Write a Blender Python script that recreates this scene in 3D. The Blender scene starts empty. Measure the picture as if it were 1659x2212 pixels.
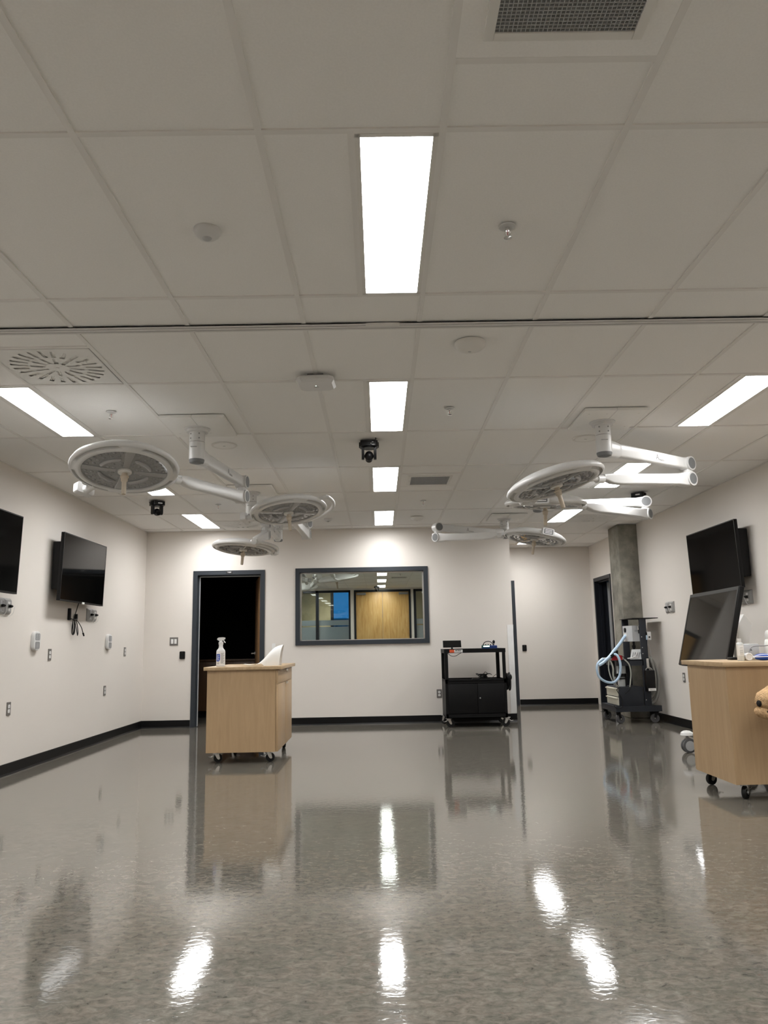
import bpy, bmesh, math, random
from mathutils import Vector, Matrix, Euler, noise
random.seed(7)
SC = bpy.context.scene
COL = SC.collection
V = Vector
PI = math.pi
CEIL = 2.75
CAMZ = 1.076

# ------------------------------------------------------------------ materials
def lin(c):
    return tuple(((x / 12.92) if x <= 0.04045 else ((x + 0.055) / 1.055) ** 2.4) for x in c)

def rgb(r, g, b):
    return lin((r / 255, g / 255, b / 255))

def newmat(name):
    m = bpy.data.materials.new(name)
    m.use_nodes = True
    nt = m.node_tree
    return m, nt, nt.nodes['Principled BSDF'], nt.links

def bump_noise(nt, p, scale, strength, dist=0.01, stretch=(1, 1, 1), detail=3):
    tc = nt.nodes.new('ShaderNodeTexCoord')
    mp = nt.nodes.new('ShaderNodeMapping')
    mp.inputs['Scale'].default_value = stretch
    n = nt.nodes.new('ShaderNodeTexNoise')
    n.inputs['Scale'].default_value = scale
    n.inputs['Detail'].default_value = detail
    b = nt.nodes.new('ShaderNodeBump')
    b.inputs['Strength'].default_value = strength
    b.inputs['Distance'].default_value = dist
    nt.links.new(tc.outputs['Object'], mp.inputs['Vector'])
    nt.links.new(mp.outputs['Vector'], n.inputs['Vector'])
    nt.links.new(n.outputs['Fac'], b.inputs['Height'])
    nt.links.new(b.outputs['Normal'], p.inputs['Normal'])
    return b

def plain(name, col, rough=0.5, metal=0.0, spec=0.5, var=0.03, vscale=9.0, coat=0.0):
    """a procedural material: flat colour broken up by a little noise"""
    m, nt, p, L = newmat(name)
    p.inputs['Roughness'].default_value = rough
    p.inputs['Metallic'].default_value = metal
    p.inputs['Specular IOR Level'].default_value = spec
    p.inputs['Coat Weight'].default_value = coat
    tc = nt.nodes.new('ShaderNodeTexCoord')
    n = nt.nodes.new('ShaderNodeTexNoise')
    n.inputs['Scale'].default_value = vscale
    n.inputs['Detail'].default_value = 4
    r = nt.nodes.new('ShaderNodeValToRGB')
    r.color_ramp.elements[0].position = 0.3
    r.color_ramp.elements[1].position = 0.7
    r.color_ramp.elements[0].color = tuple(max(0, c * (1 - var)) for c in col) + (1,)
    r.color_ramp.elements[1].color = tuple(min(1, c * (1 + var)) for c in col) + (1,)
    L.new(tc.outputs['Object'], n.inputs['Vector'])
    L.new(n.outputs['Fac'], r.inputs['Fac'])
    L.new(r.outputs['Color'], p.inputs['Base Color'])
    return m

def emit(name, col, strength, panel=False):
    m, nt, p, L = newmat(name)
    p.inputs['Base Color'].default_value = (0.8, 0.8, 0.8, 1)
    p.inputs['Emission Color'].default_value = tuple(col) + (1,)
    p.inputs['Emission Strength'].default_value = strength
    if panel:
        # LED panel with a prismatic sheet: brighter straight down than at a glancing angle
        lw = nt.nodes.new('ShaderNodeLayerWeight')
        lw.inputs['Blend'].default_value = 0.5
        mr = nt.nodes.new('ShaderNodeMapRange')
        mr.inputs['From Min'].default_value = 0.0
        mr.inputs['From Max'].default_value = 1.0
        mr.inputs['To Min'].default_value = strength
        mr.inputs['To Max'].default_value = strength * 0.16
        L.new(lw.outputs['Facing'], mr.inputs['Value'])
        L.new(mr.outputs['Result'], p.inputs['Emission Strength'])
    return m

def floor_material():
    m, nt, p, L = newmat('sheet floor')
    tc = nt.nodes.new('ShaderNodeTexCoord')
    mp = nt.nodes.new('ShaderNodeMapping')
    mp.inputs['Scale'].default_value = (1.0, 1.55, 1.0)
    L.new(tc.outputs['Object'], mp.inputs['Vector'])
    def nz(scale, detail, rough=0.6, dist=0.0):
        n = nt.nodes.new('ShaderNodeTexNoise')
        n.inputs['Scale'].default_value = scale
        n.inputs['Detail'].default_value = detail
        n.inputs['Roughness'].default_value = rough
        n.inputs['Distortion'].default_value = dist
        L.new(mp.outputs['Vector'], n.inputs['Vector'])
        return n
    def ramp(stops):
        r = nt.nodes.new('ShaderNodeValToRGB')
        e = r.color_ramp.elements
        while len(e) > 1:
            e.remove(e[-1])
        e[0].position, e[0].color = stops[0][0], tuple(stops[0][1]) + (1,)
        for s, c in stops[1:]:
            k = e.new(s)
            k.color = tuple(c) + (1,)
        return r
    fine = nz(23, 8, 0.72, 0.7)
    r1 = ramp([(0.30, rgb(66, 64, 59)), (0.42, rgb(90, 87, 81)), (0.53, rgb(104, 100, 93)), (0.64, rgb(116, 112, 104)), (0.80, rgb(130, 126, 118))])
    L.new(fine.outputs['Fac'], r1.inputs['Fac'])
    big = nz(6.0, 8, 0.66, 1.2)
    r2 = ramp([(0.32, (0.82, 0.85, 0.81)), (0.46, (0.96, 0.97, 0.95)), (0.56, (1.04, 1.01, 0.98)), (0.68, (1.12, 1.10, 1.07))])
    L.new(big.outputs['Fac'], r2.inputs['Fac'])
    mx = nt.nodes.new('ShaderNodeMixRGB')
    mx.blend_type = 'MULTIPLY'
    mx.inputs['Fac'].default_value = 1
    L.new(r1.outputs['Color'], mx.inputs[1])
    L.new(r2.outputs['Color'], mx.inputs[2])
    # reddish and greenish flecks
    fl = nz(17, 5, 0.7, 1.8)
    r3 = ramp([(0.0, (0, 0, 0)), (0.62, (0, 0, 0)), (0.72, (1, 1, 1))])
    L.new(fl.outputs['Fac'], r3.inputs['Fac'])
    mx2 = nt.nodes.new('ShaderNodeMixRGB')
    L.new(r3.outputs['Color'], mx2.inputs['Fac'])
    L.new(mx.outputs['Color'], mx2.inputs[1])
    mx2.inputs[2].default_value = rgb(104, 90, 82) + (1,)
    L.new(mx2.outputs['Color'], p.inputs['Base Color'])
    # waxed surface: gentle ripples
    mp2 = nt.nodes.new('ShaderNodeMapping')
    mp2.inputs['Scale'].default_value = (1.6, 2.2, 1.0)
    L.new(tc.outputs['Object'], mp2.inputs['Vector'])
    w1 = nt.nodes.new('ShaderNodeTexNoise')
    w1.inputs['Scale'].default_value = 16
    w1.inputs['Detail'].default_value = 3
    w1.inputs['Distortion'].default_value = 0.8
    L.new(mp2.outputs['Vector'], w1.inputs['Vector'])
    b = nt.nodes.new('ShaderNodeBump')
    b.inputs['Strength'].default_value = FLOOR_BUMP
    b.inputs['Distance'].default_value = 0.003
    L.new(w1.outputs['Fac'], b.inputs['Height'])
    L.new(b.outputs['Normal'], p.inputs['Normal'])
    p.inputs['Roughness'].default_value = FLOOR_ROUGH
    p.inputs['Specular IOR Level'].default_value = FLOOR_SPEC
    return m

def wood_material(name, c0, c1, c2, axis):
    m, nt, p, L = newmat(name)
    tc = nt.nodes.new('ShaderNodeTexCoord')
    mp = nt.nodes.new('ShaderNodeMapping')
    sc = [14.0, 14.0, 14.0]
    sc[axis] = 1.1
    mp.inputs['Scale'].default_value = sc
    n = nt.nodes.new('ShaderNodeTexNoise')
    n.inputs['Scale'].default_value = 1.6
    n.inputs['Detail'].default_value = 7
    n.inputs['Roughness'].default_value = 0.6
    n.inputs['Distortion'].default_value = 1.1
    r = nt.nodes.new('ShaderNodeValToRGB')
    e = r.color_ramp.elements
    e[0].position, e[0].color = 0.28, c0 + (1,)
    e[1].position, e[1].color = 0.72, c2 + (1,)
    k = e.new(0.5)
    k.color = c1 + (1,)
    L.new(tc.outputs['Object'], mp.inputs['Vector'])
    L.new(mp.outputs['Vector'], n.inputs['Vector'])
    L.new(n.outputs['Fac'], r.inputs['Fac'])
    L.new(r.outputs['Color'], p.inputs['Base Color'])
    p.inputs['Roughness'].default_value = 0.42
    p.inputs['Specular IOR Level'].default_value = 0.4
    return m

def concrete_material():
    m, nt, p, L = newmat('bare concrete')
    tc = nt.nodes.new('ShaderNodeTexCoord')
    n = nt.nodes.new('ShaderNodeTexNoise')
    n.inputs['Scale'].default_value = 3.2
    n.inputs['Detail'].default_value = 9
    n.inputs['Roughness'].default_value = 0.65
    r = nt.nodes.new('ShaderNodeValToRGB')
    e = r.color_ramp.elements
    e[0].position, e[0].color = 0.3, rgb(94, 92, 85) + (1,)
    e[1].position, e[1].color = 0.72, rgb(156, 152, 141) + (1,)
    k = e.new(0.5)
    k.color = rgb(126, 123, 113) + (1,)
    L.new(tc.outputs['Object'], n.inputs['Vector'])
    L.new(n.outputs['Fac'], r.inputs['Fac'])
    L.new(r.outputs['Color'], p.inputs['Base Color'])
    p.inputs['Roughness'].default_value = 0.85
    b = nt.nodes.new('ShaderNodeBump')
    b.inputs['Strength'].default_value = 0.25
    b.inputs['Distance'].default_value = 0.01
    L.new(n.outputs['Fac'], b.inputs['Height'])
    L.new(b.outputs['Normal'], p.inputs['Normal'])
    return m

def glass_pane_material(name, tint, frost=0.0):
    """clear (or frosted) glazing: mostly lets light through, mirrors at a glance"""
    m, nt, p, L = newmat(name)
    nt.nodes.remove(p)
    out = nt.nodes['Material Output']
    tr = nt.nodes.new('ShaderNodeBsdfTransparent')
    tr.inputs['Color'].default_value = tuple(tint) + (1,)
    gl = nt.nodes.new('ShaderNodeBsdfGlossy')
    gl.inputs['Roughness'].default_value = 0.02
    fr = nt.nodes.new('ShaderNodeFresnel')
    fr.inputs['IOR'].default_value = 1.7
    mx = nt.nodes.new('ShaderNodeMixShader')
    L.new(fr.outputs['Fac'], mx.inputs['Fac'])
    L.new(gl.outputs['BSDF'], mx.inputs[2])
    if frost > 0:
        df = nt.nodes.new('ShaderNodeBsdfTranslucent')
        df.inputs['Color'].default_value = (0.75, 0.82, 0.86, 1)
        d2 = nt.nodes.new('ShaderNodeBsdfDiffuse')
        d2.inputs['Color'].default_value = (0.42, 0.50, 0.54, 1)
        m2 = nt.nodes.new('ShaderNodeMixShader')
        m2.inputs['Fac'].default_value = 0.5
        L.new(df.outputs['BSDF'], m2.inputs[1])
        L.new(d2.outputs['BSDF'], m2.inputs[2])
        L.new(m2.outputs['Shader'], mx.inputs[1])
    else:
        L.new(tr.outputs['BSDF'], mx.inputs[1])
    L.new(mx.outputs['Shader'], out.inputs['Surface'])
    return m

FLOOR_BUMP, FLOOR_ROUGH, FLOOR_SPEC = 0.09, 0.06, 0.68
LIGHT = 48.0
M = {}
M['wall'] = plain('painted wall', (0.715, 0.675, 0.63), 0.55, spec=0.25, var=0.012, vscale=1.3)
M['tile'] = plain('ceiling tile', (0.885, 0.88, 0.865), 0.95, spec=0.1, var=0.02, vscale=140)
M['grid'] = plain('ceiling grid metal', (0.79, 0.78, 0.76), 0.5, spec=0.3, var=0.01)
M['floor'] = floor_material()
M['base'] = plain('black rubber base', (0.004, 0.004, 0.0045), 0.4, spec=0.22)
M['frame'] = plain('slate frame paint', rgb(47, 52, 58), 0.4, spec=0.35, var=0.02)
M['navy'] = plain('dark slate paint', rgb(26, 29, 36), 0.42, spec=0.35)
M['mirror'] = plain('half-silvered glass', (0.60, 0.645, 0.60), 0.004, metal=1.0, var=0.0)
M['white'] = plain('white enamel', (0.66, 0.66, 0.655), 0.28, spec=0.5, var=0.01)
M['whitemat'] = plain('white plastic', (0.80, 0.80, 0.78), 0.5, spec=0.4, var=0.01)
M['fixture'] = plain('white fixture', (0.74, 0.73, 0.70), 0.45, spec=0.4, var=0.01)
M['plate'] = plain('ceiling cover paint', (0.84, 0.835, 0.81), 0.55, spec=0.3, var=0.01)
M['alu'] = plain('anodised aluminium', (0.66, 0.655, 0.64), 0.45, metal=0.0, var=0.02)
M['steel'] = plain('brushed steel', (0.60, 0.59, 0.57), 0.3, metal=0.9, var=0.03, vscale=40)
M['chrome'] = plain('chrome', (0.80, 0.80, 0.80), 0.1, metal=1.0, var=0.0)
M['black'] = plain('black plastic', (0.004, 0.004, 0.0045), 0.38, spec=0.25)
M['plateSteel'] = plain('stainless cover plate', (0.17, 0.16, 0.15), 0.4, metal=0.2, var=0.04)
M['wood_shaded'] = wood_material('shaded counter wood', rgb(70, 48, 30), rgb(82, 58, 38), rgb(92, 66, 44), 2)  # counter wood darkened: shade of the dark room put into its colour
M['blackmetal'] = plain('black powder coat', (0.0035, 0.0035, 0.004), 0.5, spec=0.2)
M['void'] = plain('dark cavity', (0.006, 0.006, 0.006), 0.9, spec=0.0)
M['screen'] = plain('black glass screen', (0.003, 0.003, 0.003), 0.06, spec=0.12, var=0.0)
M['screenblack'] = plain('matt black screen', (0.003, 0.003, 0.003), 0.08, spec=0.03, var=0.0)
M['wallsteel'] = plain('satin steel plate', (0.33, 0.33, 0.325), 0.4, metal=0.25, var=0.03)
M['screenmat'] = plain('grey touch screen', (0.010, 0.010, 0.0095), 0.05, spec=0.26, var=0.0)
M['rubber'] = plain('black rubber wheel', (0.006, 0.006, 0.006), 0.5, spec=0.3)
M['greyrubber'] = plain('grey wheel', (0.10, 0.10, 0.105), 0.5, spec=0.3)
M['grey'] = plain('mid grey plastic', (0.26, 0.26, 0.265), 0.4, spec=0.4)
M['capgrey'] = plain('grey cap', (0.16, 0.165, 0.17), 0.5, spec=0.5)
M['greylight'] = plain('light grey plastic', (0.45, 0.46, 0.47), 0.45, spec=0.4)
M['lens'] = plain('lamp lens cover', (0.24, 0.24, 0.245), 0.07, spec=1.0, var=0.06, vscale=60, coat=0.5)
M['lensdark'] = plain('lamp lens rib', (0.34, 0.34, 0.34), 0.12, spec=0.8, coat=0.5)
M['led'] = plain('led lens', (0.36, 0.36, 0.36), 0.05, spec=1.0)
M['beige'] = plain('beige handle', rgb(196, 184, 166), 0.45, spec=0.4)
M['maple'] = wood_material('maple laminate', rgb(168, 141, 108), rgb(175, 148, 114), rgb(181, 154, 120), 2)
M['maple_top'] = wood_material('maple top', rgb(166, 142, 110), rgb(178, 153, 120), rgb(188, 164, 131), 1)
M['doorwood'] = wood_material('birch door', rgb(176, 134, 78), rgb(200, 160, 100), rgb(214, 178, 120), 2)
M['leaf_shaded'] = wood_material('shaded door wood', rgb(122, 92, 62), rgb(138, 106, 74), rgb(150, 117, 84), 2)  # darker door wood, standing in for shade on the open leaf
M['concrete'] = concrete_material()
M['diffuser'] = emit('light diffuser', (1.0, 0.995, 0.985), LIGHT, True)
M['led_on'] = emit('indicator', (0.8, 1.0, 0.9), 3.0)
M['red'] = plain('red plastic', rgb(176, 20, 34), 0.35, spec=0.5)
M['orange'] = plain('orange label', rgb(226, 92, 48), 0.5)
M['paper'] = plain('white label', (0.78, 0.78, 0.77), 0.55)
M['ink'] = plain('black ink', (0.02, 0.02, 0.022), 0.6)
M['inkgrey'] = plain('grey ink', (0.12, 0.12, 0.125), 0.6)
M['blue'] = plain('blue plastic', rgb(22, 72, 168), 0.35, spec=0.5)
M['bluecase'] = plain('dark blue case', rgb(16, 48, 110), 0.4, spec=0.5)
M['green'] = plain('green case', rgb(20, 70, 66), 0.4, spec=0.5)
M['tube'] = plain('pale blue tubing', rgb(176, 200, 222), 0.3, spec=0.5, var=0.05)
M['hose'] = plain('grey hose', rgb(150, 150, 146), 0.5, spec=0.4, var=0.05)
M['thintube'] = plain('pale tubing', rgb(176, 178, 170), 0.35)
M['clear'] = plain('cloudy clear plastic', (0.62, 0.65, 0.66), 0.2, spec=0.6)
M['bottlebody'] = plain('frosted bottle', (0.62, 0.65, 0.65), 0.35, spec=0.5)
M['cartslate'] = plain('slate cart paint', rgb(44, 47, 53), 0.5, spec=0.25, var=0.03)
M['cream'] = plain('cream drawer', rgb(206, 204, 190), 0.4, spec=0.4)
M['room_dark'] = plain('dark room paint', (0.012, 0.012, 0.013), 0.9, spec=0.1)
M['sideroom'] = plain('side room paint', (0.30, 0.26, 0.22), 0.9, spec=0.1)
M['corridor'] = plain('corridor paint', rgb(206, 190, 150), 0.6, spec=0.2)
M['glass'] = glass_pane_material('clear glazing', (0.93, 0.95, 0.94))
M['frost'] = glass_pane_material('frosted film', (0.8, 0.86, 0.9), 1.0)
M['fur'] = plain('tan plush', rgb(202, 168, 128), 0.95, spec=0.05, var=0.20, vscale=70)
bump_noise(M['fur'].node_tree, M['fur'].node_tree.nodes['Principled BSDF'], 120, 0.9, 0.012, detail=4)
M['furdark'] = plain('black plush', (0.012, 0.011, 0.010), 0.8, spec=0.2)
M['facade'] = plain('far facade', rgb(120, 130, 126), 0.8)
M['bark'] = plain('dark bark', (0.03, 0.025, 0.02), 0.9)

# ------------------------------------------------------------------ mesh builder
def FR(o, u, v):
    u, v = V(u).normalized(), V(v).normalized()
    w = u.cross(v)
    m = Matrix.Identity(4)
    for i in range(3):
        m[i][0], m[i][1], m[i][2], m[i][3] = u[i], v[i], w[i], o[i]
    return m

def T(x, y, z):
    return Matrix.Translation((x, y, z))

def spl(P, n=8):
    P = [V(p) for p in P]
    out = []
    for i in range(len(P) - 1):
        p0, p1, p2 = P[max(i - 1, 0)], P[i], P[i + 1]
        p3 = P[min(i + 2, len(P) - 1)]
        for k in range(n):
            t = k / n
            out.append(0.5 * ((2 * p1) + (p2 - p0) * t + (2 * p0 - 5 * p1 + 4 * p2 - p3) * t * t + (3 * p1 - p0 - 3 * p2 + p3) * t ** 3))
    out.append(P[-1])
    return out

def rrect(w, h, r, n=5):
    """rounded rectangle polygon, counter-clockwise, centred"""
    pts = []
    r = min(r, w / 2 - 1e-5, h / 2 - 1e-5)
    for cx, cy, a in ((w / 2 - r, h / 2 - r, 0), (-w / 2 + r, h / 2 - r, 90), (-w / 2 + r, -h / 2 + r, 180), (w / 2 - r, -h / 2 + r, 270)):
        for k in range(n + 1):
            t = math.radians(a + 90 * k / n)
            pts.append((cx + r * math.cos(t), cy + r * math.sin(t)))
    return pts

class MB:
    def __init__(s):
        s.v, s.f = [], []
    def add(s, vs, fs, M=None):
        b = len(s.v)
        for p in vs:
            p = V(p)
            s.v.append(M @ p if M is not None else p)
        s.f += [tuple(b + i for i in f) for f in fs]
        return s
    def box(s, c, d, bev=0.0, M=None, seg=2):
        x, y, z = d[0] / 2, d[1] / 2, d[2] / 2
        if bev <= 0:
            vs = [(c[0] + i * x, c[1] + j * y, c[2] + k * z) for i in (-1, 1) for j in (-1, 1) for k in (-1, 1)]
            fs = [(0, 1, 3, 2), (4, 6, 7, 5), (0, 4, 5, 1), (2, 3, 7, 6), (0, 2, 6, 4), (1, 5, 7, 3)]
            return s.add(vs, fs, M)
        bm = bmesh.new()
        bmesh.ops.create_cube(bm, size=1)
        for v in bm.verts:
            v.co = V((v.co.x * d[0] + c[0], v.co.y * d[1] + c[1], v.co.z * d[2] + c[2]))
        bmesh.ops.bevel(bm, geom=bm.edges[:], offset=min(bev, min(d) * 0.49), segments=seg, affect='EDGES', profile=0.5)
        bm.verts.index_update()
        s.add([v.co.copy() for v in bm.verts], [[v.index for v in f.verts] for f in bm.faces], M)
        bm.free()
        return s
    def b2(s, a, b, bev=0.0, M=None):
        """box from corner a to corner b"""
        return s.box([(a[i] + b[i]) / 2 for i in range(3)], [abs(b[i] - a[i]) for i in range(3)], bev, M)
    def rings(s, R, closed=False, cap=True, M=None):
        n = len(R[0])
        vs = [p for r in R for p in r]
        fs = []
        m = len(R)
        for i in range(m if closed else m - 1):
            a, b = i * n, ((i + 1) % m) * n
            for k in range(n):
                k2 = (k + 1) % n
                fs.append((a + k, a + k2, b + k2, b + k))
        if cap and not closed:
            fs.append(tuple(range(n - 1, -1, -1)))
            fs.append(tuple((m - 1) * n + k for k in range(n)))
        return s.add(vs, fs, M)
    def cyl(s, p0, p1, r0, r1=None, n=24, cap=True, M=None):
        p0, p1 = V(p0), V(p1)
        r1 = r0 if r1 is None else r1
        d = (p1 - p0).normalized()
        a = d.orthogonal().normalized()
        b = d.cross(a)
        R = []
        for p, r in ((p0, r0), (p1, r1)):
            R.append([p + r * (math.cos(2 * PI * k / n) * a + math.sin(2 * PI * k / n) * b) for k in range(n)])
        return s.rings(R, cap=cap, M=M)
    def tube(s, pts, r, n=8, closed=False, M=None):
        pts = [V(p) for p in pts]
        m = len(pts)
        rr = r if isinstance(r, (list, tuple)) else [r] * m
        R = []
        a = None
        for i in range(m):
            if closed:
                d = pts[(i + 1) % m] - pts[i - 1]
            else:
                d = pts[min(i + 1, m - 1)] - pts[max(i - 1, 0)]
            d = d.normalized()
            if a is None:
                a = d.orthogonal().normalized()
            a = (a - d * a.dot(d))
            a = a.normalized() if a.length > 1e-6 else d.orthogonal().normalized()
            b = d.cross(a)
            R.append([pts[i] + rr[i] * (math.cos(2 * PI * k / n) * a + math.sin(2 * PI * k / n) * b) for k in range(n)])
        return s.rings(R, closed=closed, M=M)
    def lathe(s, prof, n=40, M=None, axis='z'):
        R = []
        for r, z in prof:
            r = max(r, 1e-5)
            R.append([V((r * math.cos(2 * PI * k / n), r * math.sin(2 * PI * k / n), z)) for k in range(n)])
        return s.rings(R, M=M)
    def prism(s, poly, z0, z1, M=None):
        R = [[V((x, y, z)) for x, y in poly] for z in (z0, z1)]
        return s.rings(R, M=M)
    def sph(s, c, r, M=None, n=20, m=12):
        rx, ry, rz = r if isinstance(r, (tuple, list)) else (r, r, r)
        R = []
        for i in range(m + 1):
            t = PI * i / m
            q = max(math.sin(t), 1e-4)
            R.append([V((c[0] + rx * q * math.cos(2 * PI * k / n), c[1] + ry * q * math.sin(2 * PI * k / n), c[2] - rz * math.cos(t))) for k in range(n)])
        return s.rings(R, M=M)
    def loft(s, frames, M=None):
        """frames: list of (centre, side vector, up vector, width, height, corner radius)"""
        R = []
        for c, a, b, w, h, r in frames:
            c, a, b = V(c), V(a), V(b)
            R.append([c + a * x + b * y for x, y in rrect(w, h, r, 4)])
        return s.rings(R, M=M)
    def build(s, name, mat, parent=None, ang=38, off=None):
        vs = s.v if off is None else [p - V(off) for p in s.v]
        me = bpy.data.meshes.new(name)
        me.from_pydata([tuple(p) for p in vs], [], s.f)
        bm = bmesh.new()
        bm.from_mesh(me)
        bmesh.ops.recalc_face_normals(bm, faces=bm.faces)
        bm.to_mesh(me)
        bm.free()
        me.materials.append(mat)
        if ang:
            me.shade_smooth()
            me.set_sharp_from_angle(angle=math.radians(ang))
        o = bpy.data.objects.new(name, me)
        COL.objects.link(o)
        if parent is not None:
            o.parent = parent
        return o

def thing(name, label, cat, M=None, group=None):
    o = bpy.data.objects.new(name, None)
    COL.objects.link(o)
    o.empty_display_size = 0.05
    if M is not None:
        o.matrix_world = M
    tag(o, label, cat, group)
    return o

def tag(o, label, cat, group=None):
    o['label'] = label
    o['category'] = cat
    if group:
        o['group'] = group
    return o

def struct(name, mb, mat, ang=0):
    o = mb.build(name, mat, None, ang)
    o['kind'] = 'structure'
    return o

def copy_tree(o, M=None, label=None, group=None, parent=None):
    c = o.copy()
    COL.objects.link(c)
    if parent is not None:
        c.parent = parent
    if M is not None:
        c.matrix_world = M
    if label:
        c['label'] = label
    if group:
        c['group'] = group
    for ch in list(o.children):
        copy_tree(ch, parent=c)
    return c

def text(name, s, size, mat, M, parent, ext=0.0004, bold=0.0, sx=1.0):
    cu = bpy.data.curves.new(name + '_font', 'FONT')
    cu.body = s
    cu.size = size
    cu.extrude = ext
    cu.offset = bold
    cu.align_x = 'CENTER'
    cu.align_y = 'CENTER'
    tmp = bpy.data.objects.new(name + '_tmp', cu)
    COL.objects.link(tmp)
    dg = bpy.context.evaluated_depsgraph_get()
    me = bpy.data.meshes.new_from_object(tmp.evaluated_get(dg))
    bpy.data.objects.remove(tmp)
    bpy.data.curves.remove(cu)
    me.transform(M @ Matrix.Diagonal((sx, 1, 1, 1)))
    me.name = name
    me.materials.clear()
    me.materials.append(mat)
    o = bpy.data.objects.new(name, me)
    COL.objects.link(o)
    o.parent = parent
    return o

def lab(o, s):
    o['label'] = s
    return o
# ------------------------------------------------------------------ room shell
XL, XR, YB, YA, YF = -3.34, 3.78, 11.10, 13.77, -2.80
struct('floor', MB().b2((-3.55, -6.6, -0.10), (5.6, 14.6, 0.0)), M['floor'])
struct('ceiling', MB().b2((-3.55, -2.95, CEIL + 0.006), (3.95, 13.95, CEIL + 0.16)), M['tile'])
CEILING = bpy.data.objects['ceiling']
COLX = [-0.981 + 0.61 * k for k in range(-3, 8)]
ROWY = [2.302 + 1.22 * j for j in range(-4, 10)]
LIGHTX = {'left': (-2.506, -2.201), 'centre': (-0.066, 0.239), 'right': (2.374, 2.679)}
g = MB()
hw = 0.012
for x in COLX:
    g.b2((x - hw, YF, CEIL), (x + hw, YA if x > 1.9 else YB, CEIL + 0.02))
for y in ROWY:
    if y < YA:
        g.b2((XL if y < YB else 1.3, y - hw, CEIL + 0.0004), (XR, y + hw, CEIL + 0.02))
for nm, (a, b) in LIGHTX.items():
    x = a
    for j in (-4, -2, 0, 2, 4, 6, 8):
        if j == 8 and nm != 'right':
            continue
        y = 2.302 + 1.22 * j
        g.b2((x - hw, y, CEIL + 0.0002), (x + hw, y + 1.22, CEIL + 0.02))
for y0 in (1.997, 1.387, 8.132, 7.522):
    g.b2((0.239, y0 - hw, CEIL + 0.0003), (0.849, y0 + hw, CEIL + 0.02))
g.b2((-2.201, 4.116 - hw, CEIL + 0.0003), (-1.591, 4.116 + hw, CEIL + 0.02))
for x0 in (-2.201, 2.679):
    g.b2((x0, 10.232 - hw, CEIL + 0.0003), (x0 + 0.61, 10.232 + hw, CEIL + 0.02))
# wall angle
g.b2((XL, YF, CEIL), (XL + 0.02, YB, CEIL + 0.02)).b2((XR - 0.02, YF, CEIL), (XR, YA, CEIL + 0.02))
g.b2((XL, YB - 0.02, CEIL), (1.9, YB, CEIL + 0.02))
g.build('ceiling_grid', M['grid'], CEILING, 0)

H = CEIL + 0.004
struct('wall_left', MB().b2((XL - 0.15, YF - 0.15, 0), (XL, 14.4, H)), M['wall'])
# right wall with the side door opening
DY0, DY1, DZ = 12.62, 13.49, 2.10
w = MB()
w.b2((XR, YF - 0.15, 0), (XR + 0.15, DY0, H)).b2((XR, DY1, 0), (XR + 0.15, YA + 0.1, H)).b2((XR, DY0, DZ), (XR + 0.15, DY1, H))
struct('wall_right', w, M['wall'])
# back wall with the door and the observation window
w = MB()
w.b2((XL, YB, 0), (-2.60, YB + 0.15, H)).b2((-2.60, YB, 2.12), (-1.686, YB + 0.15, H)).b2((-1.686, YB, 0), (-1.14, YB + 0.15, H))
w.b2((-1.14, YB, 0), (0.655, YB + 0.15, 1.145)).b2((-1.14, YB, 2.132), (0.655, YB + 0.15, H)).b2((0.655, YB, 0), (1.90, YB + 0.15, H))
struct('wall_back', w, M['wall'])
w = MB().b2((1.30, YA, 0), (1.46, YA + 0.1, H)).b2((1.46, YA, 2.11), (2.36, YA + 0.1, H)).b2((2.36, YA, 0), (XR + 0.15, YA + 0.1, H))
struct('wall_alcove_back', w, M['wall'])
struct('wall_alcove_left', MB().b2((1.16, YB + 0.15, 0), (1.30, YA + 0.1, H)), M['wall'])
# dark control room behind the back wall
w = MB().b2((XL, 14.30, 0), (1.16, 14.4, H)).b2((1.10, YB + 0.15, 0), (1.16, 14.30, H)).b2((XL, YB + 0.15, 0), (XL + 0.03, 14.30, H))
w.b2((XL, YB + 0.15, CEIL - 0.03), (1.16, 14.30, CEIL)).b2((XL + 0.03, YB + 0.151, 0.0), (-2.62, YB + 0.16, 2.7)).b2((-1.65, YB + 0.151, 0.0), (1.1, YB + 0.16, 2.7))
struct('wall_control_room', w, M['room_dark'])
# little side room beyond the right-hand door
w = MB().b2((5.2, 11.7, 0), (5.3, 14.3, H)).b2((XR + 0.15, 11.6, 0), (5.3, 11.7, H)).b2((XR + 0.15, 14.2, 0), (5.3, 14.3, H)).b2((XR + 0.15, 11.6, 2.6), (5.3, 14.3, 2.7))
struct('wall_side_room', w, M['sideroom'])

# black rubber base
def base(nm, a, b):
    mb = MB()
    a, b = V(a + (0,)), V(b + (0,))
    d = (b - a).normalized()
    n = V((-d.y, d.x, 0))                       # room side is to the left of a -> b
    prof = [(0, 0), (0.016, 0), (0.013, 0.006), (0.007, 0.016), (0.007, 0.098), (0.004, 0.102), (0, 0.102)]
    mb.rings([[p + n * x + V((0, 0, z)) for x, z in prof] for p in (a, b)])
    struct(nm, mb, M['base'])
base('baseboard_left', (XL, YB), (XL, YF))
base('baseboard_back_left', (-2.66, YB), (XL, YB))
base('baseboard_back_right', (1.90, YB), (-1.632, YB))
base('baseboard_alcove', (XR, YA), (2.42, YA))
base('baseboard_right', (XR, YF), (XR, 11.15))
base('baseboard_right_end', (XR, 11.62), (XR, 12.56))

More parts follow.
